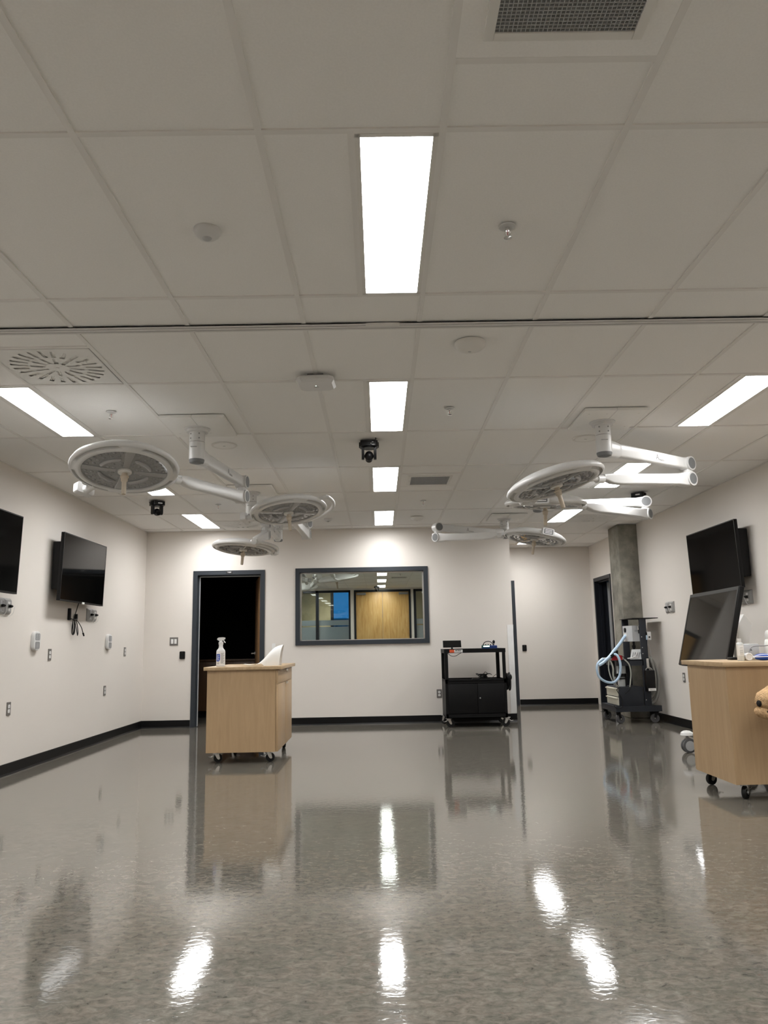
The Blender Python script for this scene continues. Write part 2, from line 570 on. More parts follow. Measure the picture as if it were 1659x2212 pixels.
# concrete column standing in front of the right wall
mb = MB().box(((3.50 + XR + 0.01) / 2, 11.385, CEIL / 2), (XR + 0.01 - 3.50, 0.47, CEIL), 0.012)
o = mb.build('concrete_column', M['concrete'])
tag(o, 'bare grey concrete column against the right wall, from floor to ceiling', 'column')

# ---------------- door to the dark room (back wall, left)
def door_frame_mb(u0, u1, h, face=0.055, proj=0.015, depth=0.17):
    """u across, v up, w out of the wall; opening u0..u1, 0..h"""
    mb = MB()
    for a, b in ((u0 - face, u0), (u1, u1 + face)):
        mb.b2((a, 0, -0.002), (b, h + face, proj))
    mb.b2((u0, h, -0.002), (u1, h + face, proj))
    # reveals (jamb lining) and stops
    mb.b2((u0 - 0.004, 0, -depth), (u0 + 0.006, h, proj - 0.002)).b2((u1 - 0.006, 0, -depth), (u1 + 0.004, h, proj - 0.002))
    mb.b2((u0, h - 0.006, -depth), (u1, h + 0.004, proj - 0.002))
    mb.b2((u0, 0, -0.11), (u0 + 0.022, h, -0.055)).b2((u1 - 0.022, 0, -0.11), (u1, h, -0.055)).b2((u0, h - 0.022, -0.11), (u1, h, -0.055))
    return mb

def lever(parent, at, du, out, mat=None):
    """lever handle: rose, neck and lever; at is on the leaf face, du lever direction, out the face normal"""
    at, du, out = V(at), V(du).normalized(), V(out).normalized()
    mb = MB().cyl(at, at + out * 0.012, 0.026).cyl(at + out * 0.01, at + out * 0.055, 0.010)
    mb.tube([at + out * 0.05, at + out * 0.055 + du * 0.03, at + out * 0.055 + du * 0.12], 0.010, 10)
    return mb.build('door_handle', mat or M['steel'], parent)

d1 = MB()
FB = FR((0, YB, 0), (1, 0, 0), (0, 0, 1))
door_frame_mb(-2.60, -1.686, 2.12).add([], [])
mb = MB()
t = door_frame_mb(-2.60, -1.686, 2.12)
mb.add(t.v, t.f, FB)
o = struct('door_1', mb, M['frame'])
o['label'] = 'slate grey door frame around the dark doorway at back left'
# strike-side weather strip
MB().b2((-2.577, YB + 0.056, 0.01), (-2.567, YB + 0.075, 2.09)).b2((-2.577, YB + 0.056, 2.088), (-1.71, YB + 0.075, 2.098)).build('door_seal', M['greylight'], o, 0)
sg = MB().b2((-2.187, YB - 0.0185, 2.131), (-2.091, YB - 0.014, 2.164), 0.003).build('room_sign', M['ink'], o)
text('room_number', 'T-203', 0.021, M['paper'], FR((-2.139, YB - 0.0188, 2.1475), (1, 0, 0), (0, 0, 1)), sg, bold=0.0006)
# leaf swung into the dark room, hinged on the right
hinge = V((-1.70, YB + 0.13, 0))
ang = math.radians(103)
du = V((math.cos(ang), math.sin(ang), 0))
nn = V((-du.y, du.x, 0))
LF = FR(hinge, du, (0, 0, 1))
lf = MB().b2((0.0, 0.012, -0.022), (0.90, 2.10, 0.022), 0.002, LF).build('door_leaf', M['leaf_shaded'], o)
lever(lf, LF @ V((0.83, 0.99, -0.022)), -du, LF.to_3x3() @ V((0, 0, -1)))

# ---------------- observation window with half-silvered glass
FWb = FB
mb = MB()
u0, u1, v0, v1 = -1.137, 0.652, 1.150, 2.130
fw = 0.055
for a, b, c, d in ((u0 - fw, u0, v0 - fw, v1 + fw), (u1, u1 + fw, v0 - fw, v1 + fw), (u0, u1, v0 - fw, v0), (u0, u1, v1, v1 + fw)):
    mb.b2((a, c, -0.004), (b, d, 0.022), 0, FWb)
for a, b, c, d in ((u0 - 0.003, u0 + 0.006, v0, v1), (u1 - 0.006, u1 + 0.003, v0, v1), (u0, u1, v0 - 0.003, v0 + 0.006), (u0, u1, v1 - 0.006, v1 + 0.003)):
    mb.b2((a, c, -0.145), (b, d, 0.02), 0, FWb)
o = struct('window_1', mb, M['frame'])
o['label'] = 'wide observation window with mirror glass in a slate grey frame'
mb = MB()
for a, b, c, d in ((u0 + 0.006, u0 + 0.024, v0 + 0.006, v1 - 0.006), (u1 - 0.024, u1 - 0.006, v0 + 0.006, v1 - 0.006), (u0 + 0.006, u1 - 0.006, v0 + 0.006, v0 + 0.016), (u0 + 0.006, u1 - 0.006, v1 - 0.02, v1 - 0.006)):
    mb.b2((a, c, -0.125), (b, d, -0.052), 0, FWb)
mb.build('glazing_bead', M['steel'], o, 0)
tilt = math.radians(0.32)
PM = T(-0.2425, YB + 0.085, 1.64) @ Matrix.Rotation(tilt, 4, 'X')
MB().box((0, 0, 0), (1.75, 0.006, 0.95), 0, PM).build('mirror_pane', M['mirror'], o, 0)

# ---------------- alcove door (mostly hidden) and side door
FA = FR((0, YA, 0), (1, 0, 0), (0, 0, 1))
mb = MB()
t = door_frame_mb(1.46, 2.36, 2.11)
mb.add(t.v, t.f, FA)
o = struct('door_2', mb, M['frame'])
o['label'] = 'slate grey door frame half hidden behind the end of the back wall'
lf = MB().b2((1.468, 0.012, -0.05), (2.352, 2.10, -0.006), 0.002, FA).build('door_leaf', M['doorwood'], o)
lever(lf, FA @ V((1.55, 0.99, -0.006)), (1, 0, 0), (0, -1, 0))
MB().b2((2.33, 0.93, 0.0), (2.372, 1.02, 0.018), 0.002, FA).build('strike_plate', M['navy'], o)

FRt = FR((XR, 0, 0), (0, -1, 0), (0, 0, 1))
mb = MB()
t = door_frame_mb(-DY1, -DY0, DZ, depth=0.20)
mb.add(t.v, t.f, FRt)
o = struct('door_3', mb, M['navy'])
o['label'] = 'dark slate door frame in the right wall beside the concrete column'
# leaf swung into the side room, hinged on the far jamb
LF = FR((XR + 0.20, DY1 - 0.02, 0), (0.97, -0.22, 0), (0, 0, 1))
lf = MB().b2((0.10, 0.012, -0.022), (0.96, 2.08, 0.022), 0.002, LF).build('door_leaf', M['doorwood'], o)
mb = MB().b2((0.0, 0.012, -0.026), (0.10, 2.08, 0.026), 0, LF).build('hinge_edge', M['greylight'], lf, 0)
dots = MB()
for k in range(40):
    dots.cyl(LF @ V((0.05, 0.06 + k * 0.05, 0.026)), LF @ V((0.05, 0.06 + k * 0.05, 0.028)), 0.006, n=8)
dots.build('hinge_screws', M['chrome'], lf)

# ---------------- wall behind the camera (seen in the mirror glass): double doors, glazing
FF = FR((0, YF, 0), (-1, 0, 0), (0, 0, 1))     # u runs to -X
def ux(x):
    return -x
w = MB()
w.b2((XL, YF - 0.15, 2.70), (XR, YF, H)).b2((-0.925, YF - 0.15, 0), (-0.81, YF, 2.70)).b2((1.03, YF - 0.15, 0), (1.12, YF, 2.70))
w.b2((XL, YF - 0.15, 0), (-3.22, YF, 2.7)).b2((3.70, YF - 0.15, 0), (XR, YF, 2.7))
struct('wall_front', w, M['wall'])
mb = MB()
t = door_frame_mb(-0.975, 0.754, 2.64, face=0.055)
mb.add(t.v, t.f, FF)
o = struct('door_4', mb, M['navy'])
for a, b in ((-0.745, 0.108), (0.114, 0.966)):
    lf = MB().b2((a, YF - 0.05, 0.012), (b, YF - 0.006, 2.625), 0.002).build('door_leaf', M['doorwood'], o)
    xh = b - 0.08 if a < 0 else a + 0.08
    lever(lf, (xh, YF - 0.006, 0.99), (-1 if a < 0 else 1, 0, 0), (0, 1, 0))
    xc = a + 0.17 if a < 0 else b - 0.17
    MB().box((xc, YF + 0.02, 2.57), (0.30, 0.05, 0.07), 0.005).build('door_closer', M['grey'], lf)
def glazing(nm, x0, x1, posts):
    mb = MB()
    for p0, p1 in posts:
        mb.b2((p0, YF - 0.11, 0), (p1, YF + 0.005, 2.70))
    mb.b2((x0, YF - 0.11, 2.63), (x1, YF + 0.005, 2.70)).b2((x0, YF - 0.11, 0), (x1, YF + 0.005, 0.10))
    o = struct(nm, mb, M['navy'])
    ps = sorted(posts)
    for (a0, a1), (b0, b1) in zip(ps[:-1], ps[1:]):
        MB().b2((a1, YF - 0.055, 0.10), (b0, YF - 0.047, 2.63)).build('glass_pane', M['glass'], o, 0)
        MB().b2((a1, YF - 0.045, 1.575), (b0, YF - 0.043, 1.745)).b2((a1, YF - 0.045, 0.10), (b0, YF - 0.043, 1.535)).build('frosted_band', M['frost'], o, 0)
glazing('window_2', -3.22, -0.925, [(-3.22, -3.13), (-2.05, -1.955), (-0.985, -0.925)])
glazing('window_3', 1.12, 3.70, [(1.12, 1.20), (2.35, 2.44), (3.62, 3.70)])
# corridor beyond the glazing
YC = -5.3
w = MB()
w.b2((-2.78, YC - 0.1, 0), (-1.72, YC, 2.9)).b2((1.25, YC - 0.1, 0), (5.5, YC, 2.9)).b2((-4.6, YC - 0.1, 0), (5.5, YC, 0.95))
struct('wall_corridor', w, M['corridor'])
struct('wall_corridor_ends', MB().b2((-4.7, YC - 0.1, 0), (-4.6, YF - 0.15, 2.9)).b2((5.5, YC - 0.1, 0), (5.6, YF - 0.15, 2.9)).b2((-4.6, YF - 0.15, 0), (XL - 0.15, YF - 0.05, 2.9)).b2((XR + 0.15, YF - 0.15, 0), (5.5, YF - 0.05, 2.9)), M['corridor'])
struct('ceiling_corridor', MB().b2((-4.7, YC - 0.1, 2.85), (5.6, YF - 0.15, 2.95)), M['tile'])
mb = MB()
for a, b in ((-2.84, -2.78), (-1.72, -1.62), (1.17, 1.25), (-4.6, -4.54), (-0.2, -0.12)):
    mb.b2((a, YC - 0.09, 0.95), (b, YC + 0.02, 2.85))
mb.b2((-4.6, YC - 0.09, 0.95), (1.25, YC + 0.02, 1.0)).b2((-4.6, YC - 0.09, 2.78), (1.25, YC + 0.02, 2.85))
struct('window_4', mb, M['navy'])
o = MB().b2((-2.0, -4.3, 2.842), (0.2, -4.0, 2.85)).build('corridor_light', M['diffuser'], None, 0)
tag(o, 'long ceiling light of the corridor beyond the glazed wall, reflected in the mirror window', 'ceiling light')
# outside
o = MB().b2((-14, -30, -2), (16, -24, 2.3)).build('far_building', M['facade'], None, 0)
tag(o, 'low grey building under blue evening sky, reflected in the mirror window', 'building')
rr = random.Random(3)
for k, (tx, ty) in enumerate(((-7.6, -18.0), (-3.4, -23.0))):
    tm = MB()
    def branch(p, d, L, r, lv):
        q = p + d * L
        tm.tube([p, (p + q) / 2 + V((rr.uniform(-.05, .05), rr.uniform(-.05, .05), 0)) * L, q], [r, r * 0.85, r * 0.65], 6)
        if lv:
            for j in range(3):
                nd = (d + V((rr.uniform(-.7, .7), rr.uniform(-.7, .7), rr.uniform(-.1, .5)))).normalized()
                branch(q, nd, L * 0.68, r * 0.6, lv - 1)
    branch(V((tx, ty, -1.0)), V((0, 0, 1)), 1.55 - 0.2 * k, 0.07, 3)
    o = tm.build('bare_tree', M['bark'])
    tag(o, ('taller' if k == 0 else 'shorter') + ' bare tree outside against blue sky, reflected in the mirror window', 'tree', 'bare trees outside')

# white corner guard on the end of the back wall
mb = MB().b2((1.815, YB - 0.006, 0.108), (1.906, YB, 1.33)).b2((1.90, YB - 0.006, 0.108), (1.906, YB + 0.07, 1.33))
o = mb.build('corner_guard', M['paper'], None, 0)
tag(o, 'tall white corner guard on the end of the back wall behind the black cart', 'corner guard')
# ------------------------------------------------------------------ ceiling fixtures (local frame: w points DOWN from the ceiling)
def CF(x, y, rot=0.0):
    c, s = math.cos(rot), math.sin(rot)
    return FR((x, y, CEIL), (c, s, 0), (s, -c, 0))
# recessed panel lights
def make_light(label):
    t = thing('ceiling_light', label, 'ceiling light', CF(0, 0), 'recessed ceiling panel lights')
    fr = MB()
    W, L, e = 0.305 - 0.024, 1.22 - 0.024, 0.018
    for a, b in (((-W / 2, -L / 2), (-W / 2 + e, L / 2)), ((W / 2 - e, -L / 2), (W / 2, L / 2)), ((-W / 2, -L / 2), (W / 2, -L / 2 + e)), ((-W / 2, L / 2 - e), (W / 2, L / 2))):
        fr.b2((a[0], a[1], -0.02), (b[0], b[1], 0.001))
    fr.build('frame', M['fixture'], t, 0)
    MB().b2((-W / 2 + e, -L / 2 + e, -0.012), (W / 2 - e, L / 2 - e, -0.004)).build('diffuser', M['diffuser'], t, 0)
    return t
proto = None
ORD = {0: 'nearest', 2: 'second nearest', 4: 'third nearest', 6: 'farthest'}
WHERE = {'left': 'row along the left wall', 'centre': 'centre row down the middle', 'right': 'row along the right wall'}
def light_label(nm, j):
    if nm == 'centre' and j >= 0:
        return ORD[j] + ' lit panel light of the centre row down the ceiling'
    if nm == 'right' and j == 8:
        return 'lit panel light in the alcove ceiling above the small surgical lamp'
    if j >= 2:
        return {2: 'nearest visible', 4: 'middle', 6: 'farthest'}[j] + ' lit panel light of the ' + WHERE[nm]
    return {0: 'first', -2: 'second', -4: 'third'}[j] + ' lit panel light overhead or behind the viewer, ' + WHERE[nm]
for nm, (a, b) in LIGHTX.items():
    for j in (-4, -2, 0, 2, 4, 6, 8):
        if j == 8 and nm != 'right':
            continue
        m = CF((a + b) / 2, 2.302 + 1.22 * j + 0.61)
        if proto is None:
            proto = make_light(light_label(nm, j))
            proto.matrix_world = m
        else:
            copy_tree(proto, m, light_label(nm, j))

# egg-crate return air grilles
def grille(label, x, y, n):
    t = thing('return_grille', label, 'air vent', CF(x, y), 'egg-crate return grilles')
    P = 0.586
    p = MB()
    a, b = 0.196, 0.196       # half opening
    for u0, u1, v0, v1 in ((-P / 2, -a, -P / 2, P / 2), (a, P / 2, -P / 2, P / 2), (-a, a, -P / 2, -b), (-a, a, b, P / 2)):
        p.b2((u0, v0, -0.005), (u1, v1, -0.001))
    p.build('panel', M['tile'], t, 0)
    f = MB()
    o_, i_ = 0.224, 0.195
    for u0, u1, v0, v1 in ((-o_, -i_, -o_, o_), (i_, o_, -o_, o_), (-i_, i_, -o_, -i_), (-i_, i_, i_, o_)):
        f.box(((u0 + u1) / 2, (v0 + v1) / 2, 0.0025), (u1 - u0, v1 - v0, 0.009), 0.002)
    fo = f.build('frame', M['fixture'], t)
    g = MB()
    for k in range(n + 1):
        q = -i_ + 2 * i_ * k / n
        g.b2((q - 0.0009, -i_, -0.008), (q + 0.0009, i_, 0.003)).b2((-i_, q - 0.0009, -0.008), (i_, q + 0.0009, 0.003))
    g.build('egg_crate', M['greylight'], t, 0)
    MB().b2((-i_, -i_, -0.026), (i_, i_, -0.022)).build('duct', M['inkgrey'], t, 0)
    for sx in (-1, 1):
        MB().cyl((sx * 0.2095, 0.0, 0.006), (sx * 0.2095, 0.0, 0.009), 0.006, 0.004, 12).build('screw', M['steel'], t)
    return t
grille('square return air grille in the ceiling at the very top of the picture', 0.544, 1.692, 32)
grille('small dark return air grille in the ceiling beyond the middle camera', 0.544, 7.827, 26)

# swirl diffusers
def swirl(label, x, y):
    t = thing('swirl_diffuser', label, 'air vent', CF(x, y), 'square swirl air diffusers')
    S = 0.292
    slots = []
    for k in range(24):
        slots.append((2 * PI * k / 24, 0.165, 0.262, 0.0125))
    for k in range(12):
        slots.append((2 * PI * (k + 0.5) / 12, 0.066, 0.152, 0.0125))
    bm = bmesh.new()
    edges = []
    def loop(pts):
        vs = [bm.verts.new((p[0], p[1], 0.0)) for p in pts]
        for i in range(len(vs)):
            edges.append(bm.edges.new((vs[i], vs[(i + 1) % len(vs)])))
    loop([(-S, -S), (S, -S), (S, S), (-S, S)])
    for a, r0, r1, hwid in slots:
        ca, sa = math.cos(a), math.sin(a)
        loop([(r * ca - q * sa, r * sa + q * ca) for r, q in ((r0, -hwid), (r1, -hwid), (r1, hwid), (r0, hwid))])
    bmesh.ops.triangle_fill(bm, edges=edges, use_beauty=True, use_dissolve=False)
    bm.verts.index_update()
    mb = MB()
    n0 = len(bm.verts)
    vs = [v.co.copy() for v in bm.verts]
    fs = [[v.index for v in f.verts] for f in bm.faces]
    mb.add([(p.x, p.y, 0.002) for p in vs], fs)
    bm.free()
    mb.b2((-S, -S, -0.02), (-S + 0.003, S, 0.002)).b2((S - 0.003, -S, -0.02), (S, S, 0.002)).b2((-S, -S, -0.02), (S, -S + 0.003, 0.002)).b2((-S, S - 0.003, -0.02), (S, S, 0.002))
    mb.build('face_plate', M['whitemat'], t, 0)
    bl = MB()
    for a, r0, r1, hwid in slots:
        m = Matrix.Rotation(a, 4, 'Z') @ T((r0 + r1) / 2, 0, -0.010) @ Matrix.Rotation(math.radians(50), 4, 'X')
        bl.box((0, 0, 0), (r1 - r0 - 0.004, 2 * hwid * 0.5, 0.0012), 0, m)
    bl.build('blades', M['fixture'], t, 0)
    MB().b2((-S + 0.003, -S + 0.003, -0.055), (S - 0.003, S - 0.003, -0.05)).build('plenum', M['void'], t, 0)
    MB().cyl((0, 0, 0.0015), (0, 0, 0.004), 0.010, n=16).build('centre_screw', M['steel'], t)
swirl('square swirl air diffuser at upper left, nearest of the three', -1.896, 4.42)
swirl('square swirl air diffuser above the far left surgical lamps', -1.896, 10.53)
swirl('square swirl air diffuser beside the far right row light', 2.984, 10.53)

# sprinkler heads
def make_sprinkler(label):
    t = thing('sprinkler_head', label, 'sprinkler', CF(0, 0), 'pendent fire sprinklers')
    MB().lathe([(0.014, 0.004), (0.020, 0.006), (0.034, 0.003), (0.036, 0.0), (0.014, 0.0)], 28).build('escutcheon', M['white'], t)
    b = MB().cyl((0, 0, 0.0), (0, 0, 0.018), 0.010, 0.008, 14)
    for s in (-1, 1):
        b.tube([(s * 0.008, 0, 0.016), (s * 0.012, 0, 0.028), (s * 0.004, 0, 0.046)], 0.0022, 6)
    b.build('body', M['chrome'], t)
    MB().cyl((0, 0, 0.018), (0, 0, 0.04), 0.0015, n=8).build('glass_bulb', M['red'], t)
    MB().lathe([(0.0, 0.0465), (0.017, 0.0475), (0.017, 0.0490), (0.0, 0.0505)], 20).build('deflector', M['chrome'], t)
    return t
SP = [(0.551, 2.909, 'nearest fire sprinkler, in the ceiling tile right of the first centre light'),
      (-1.883, 5.316, 'fire sprinkler beside the lit panel at upper left'),
      (0.533, 5.361, 'fire sprinkler in the ceiling right of the second centre light'),
      (0.543, 8.989, 'far fire sprinkler in the ceiling beyond the small return grille'),
      (-1.878, 8.995, 'fire sprinkler between the left camera and the second left surgical lamp')]
sp = None
for x, y, l in SP:
    if sp is None:
        sp = make_sprinkler(l)
        sp.matrix_world = CF(x, y)
    else:
        copy_tree(sp, CF(x, y), l)

# occupancy sensors
def sensor(label, x, y):
    t = thing('occupancy_sensor', label, 'sensor', CF(x, y), 'ceiling occupancy sensors')
    MB().lathe([(0.055, -0.008), (0.056, 0.006), (0.050, 0.016), (0.036, 0.028), (0.024, 0.031), (0.0, 0.031)], 40).build('housing', M['white'], t)
    MB().sph((0, 0, 0.027), (0.021, 0.021, 0.013)).build('lens', M['greylight'], t)
sensor('round white motion sensor on the ceiling, left of the nearest light', -0.673, 2.911)
sensor('small far motion sensor on the ceiling near the back wall', -0.662, 10.20)

# white domed wireless units
def dome(label, x, y):
    t = thing('ceiling_dome', label, 'wireless unit', CF(x, y, 0.2), 'white domed ceiling units')
    MB().lathe([(0.086, 0.0), (0.088, 0.010), (0.084, 0.022), (0.068, 0.038), (0.040, 0.047), (0.0, 0.050)], 48).build('housing', M['fixture'], t)
    MB().cyl((0, -0.012, 0.046), (0, -0.012, 0.0505), 0.012, 0.008, 14).build('vent_mark', M['greylight'], t)
    MB().box((-0.072, 0.02, 0.024), (0.004, 0.014, 0.006), 0.001).build('slot', M['black'], t)
dome('white round dome on the ceiling just beyond the track, right of centre', 0.540, 4.135)
dome('far white round dome on the ceiling near the last centre light', 0.528, 10.16)

# white box access point hung under the grid
t = thing('access_point', 'white box shaped wireless unit with chamfered corners under the ceiling grid', 'wireless unit', CF(-0.371, 4.66, math.radians(-3)))
mb = MB()
def octo(w, h, c):
    return [(w - c, -h), (w, -h + c), (w, h - c), (w - c, h), (-w + c, h), (-w, h - c), (-w, -h + c), (-w + c, -h)]
prof = [(0.112, 0.094, 0.028, 0.020), (0.118, 0.100, 0.030, 0.030), (0.118, 0.100, 0.030, 0.045), (0.104, 0.086, 0.026, 0.062)]
mb.rings([[V((x, y, z)) for x, y in octo(w, h, c)] for w, h, c, z in prof])
mb.build('housing', M['white'], t, 20)
MB().b2((-0.05, -0.05, -0.008), (0.05, 0.05, 0.021)).build('bracket', M['grey'], t, 0)
MB().cyl((0.0, 0.012, 0.0615), (0.0, 0.012, 0.063), 0.0035, n=12).build('indicator', M['led_on'], t)
MB().b2((-0.016, -0.020, 0.061), (0.016, -0.006, 0.0625)).build('label', M['greylight'], t, 0)

# flush ceiling speakers
def speaker(label, x, y):
    t = thing('ceiling_speaker', label, 'speaker', CF(x, y), 'flush round ceiling speakers')
    MB().lathe([(0.088, 0.002), (0.103, 0.004), (0.106, 0.0), (0.106, -0.004), (0.088, -0.004)], 48).build('rim', M['fixture'], t)
    MB().lathe([(0.0, 0.004), (0.086, 0.0025), (0.088, -0.002), (0.0, -0.002)], 48).build('mesh_cover', M['greylight'] if False else M['plate'], t)
    MB().box((0, 0, 0.0045), (0.020, 0.006, 0.0015)).build('badge', M['grey'], t, 0)
speaker('flush round speaker in the ceiling behind the front left lamp column', -1.275, 6.30)
speaker('flush round speaker in the ceiling behind the front right lamp column', 1.755, 6.27)

# curtain / partition track across the ceiling
t = thing('ceiling_track', 'grey aluminium track running across the whole ceiling', 'track', T(0, 3.875, CEIL))
mb = MB()
for y0, y1, z0 in ((-0.036, 0.036, -0.005), (-0.036, -0.020, -0.008), (0.020, 0.036, -0.008), (-0.012, 0.012, -0.008)):
    mb.b2((XL + 0.01, y0, z0), (XR - 0.01, y1, -0.0005))
mb.build('rail', M['alu'], t, 0)
MB().b2((-0.045, -0.037, -0.0095), (0.135, -0.012, -0.001)).build('splice', M['fixture'], t, 0)
MB().b2((XL + 0.01, -0.0195, -0.0056), (XR - 0.01, -0.0125, -0.0048)).b2((XL + 0.01, 0.0125, -0.0056), (XR - 0.01, 0.0195, -0.0048)).build('track_slots', M['grey'], t, 0)

# pan-tilt cameras
def make_ptz(label):
    """front of the camera faces local -v (towards +y in the room); hangs along w"""
    t = thing('pan_tilt_camera', label, 'camera', CF(0, 0), 'black pan-tilt ceiling cameras')
    MB().lathe([(0.0, 0.0), (0.045, 0.0), (0.045, 0.010), (0.0, 0.010)], 24).build('mount', M['greylight'], t)
    mb = MB()
    mb.prism(rrect(0.145, 0.135, 0.02), 0.010, 0.055)
    mb.prism(rrect(0.165, 0.06, 0.015), 0.018, 0.055)
    mb.build('base', M['black'], t)
    pn = MB()
    for dx, dz, r in ((0.028, 0.026, 0.0045), (0.040, 0.026, 0.0045), (0.016, 0.038, 0.0045)):
        pn.cyl((dx, 0.067, dz), (dx, 0.0695, dz), r, n=10)
    pn.b2((0.022, 0.067, 0.044), (0.046, 0.069, 0.050))
    pn.build('ports', M['greylight'], t)
    yk = MB().cyl((0, 0, 0.053), (0, 0, 0.066), 0.058, 0.060, 32)
    for s in (-1, 1):
        yk.prism([(-0.032, 0.058), (0.032, 0.058), (0.030, 0.14), (0.018, 0.158), (-0.018, 0.158), (-0.030, 0.14)], s * 0.050 - 0.011, s * 0.050 + 0.011, FR((0, 0, 0), (0, 1, 0), (0, 0, 1)))
    yk.build('yoke', M['black'], t)
    hd = MB().sph((0, 0, 0.130), (0.037, 0.042, 0.042))
    hd.cyl((0, 0, 0.130), (0, -0.052, 0.148), 0.033, 0.029, 28)
    hd.cyl((-0.05, 0, 0.13), (0.05, 0, 0.13), 0.012, n=14)
    h = hd.build('head', M['black'], t)
    MB().cyl((0, -0.050, 0.147), (0, -0.0535, 0.1485), 0.022, 0.020, 24).build('lens', M['screen'], h)
    MB().prism(rrect(0.05, 0.012, 0.003), 0, 0.002, FR((-0.01, -0.068, 0.034), (-1, 0, 0), (0, 0, -1))).build('label', M['paper'], t)
    MB().tube(spl([(0.04, 0.06, 0.03), (0.05, 0.088, 0.02), (0.055, 0.10, 0.008), (0.05, 0.105, 0.001)]), 0.004, 8).build('cable', M['black'], t)
    return t
pz = make_ptz('black pan-tilt camera on the ceiling between two centre lights')
pz.matrix_world = CF(-0.061, 6.225, math.radians(2))
copy_tree(pz, CF(-2.515, 8.70, math.radians(-143)), 'black pan-tilt camera on the ceiling near the left wall')
copy_tree(pz, CF(3.005, 8.70, math.radians(143)), 'black pan-tilt camera on the ceiling near the right wall, half hidden by lamp arms')
copy_tree(pz, CF(-0.06, -1.75, math.radians(180)), 'black pan-tilt camera near the double doors, reflected in the mirror window')
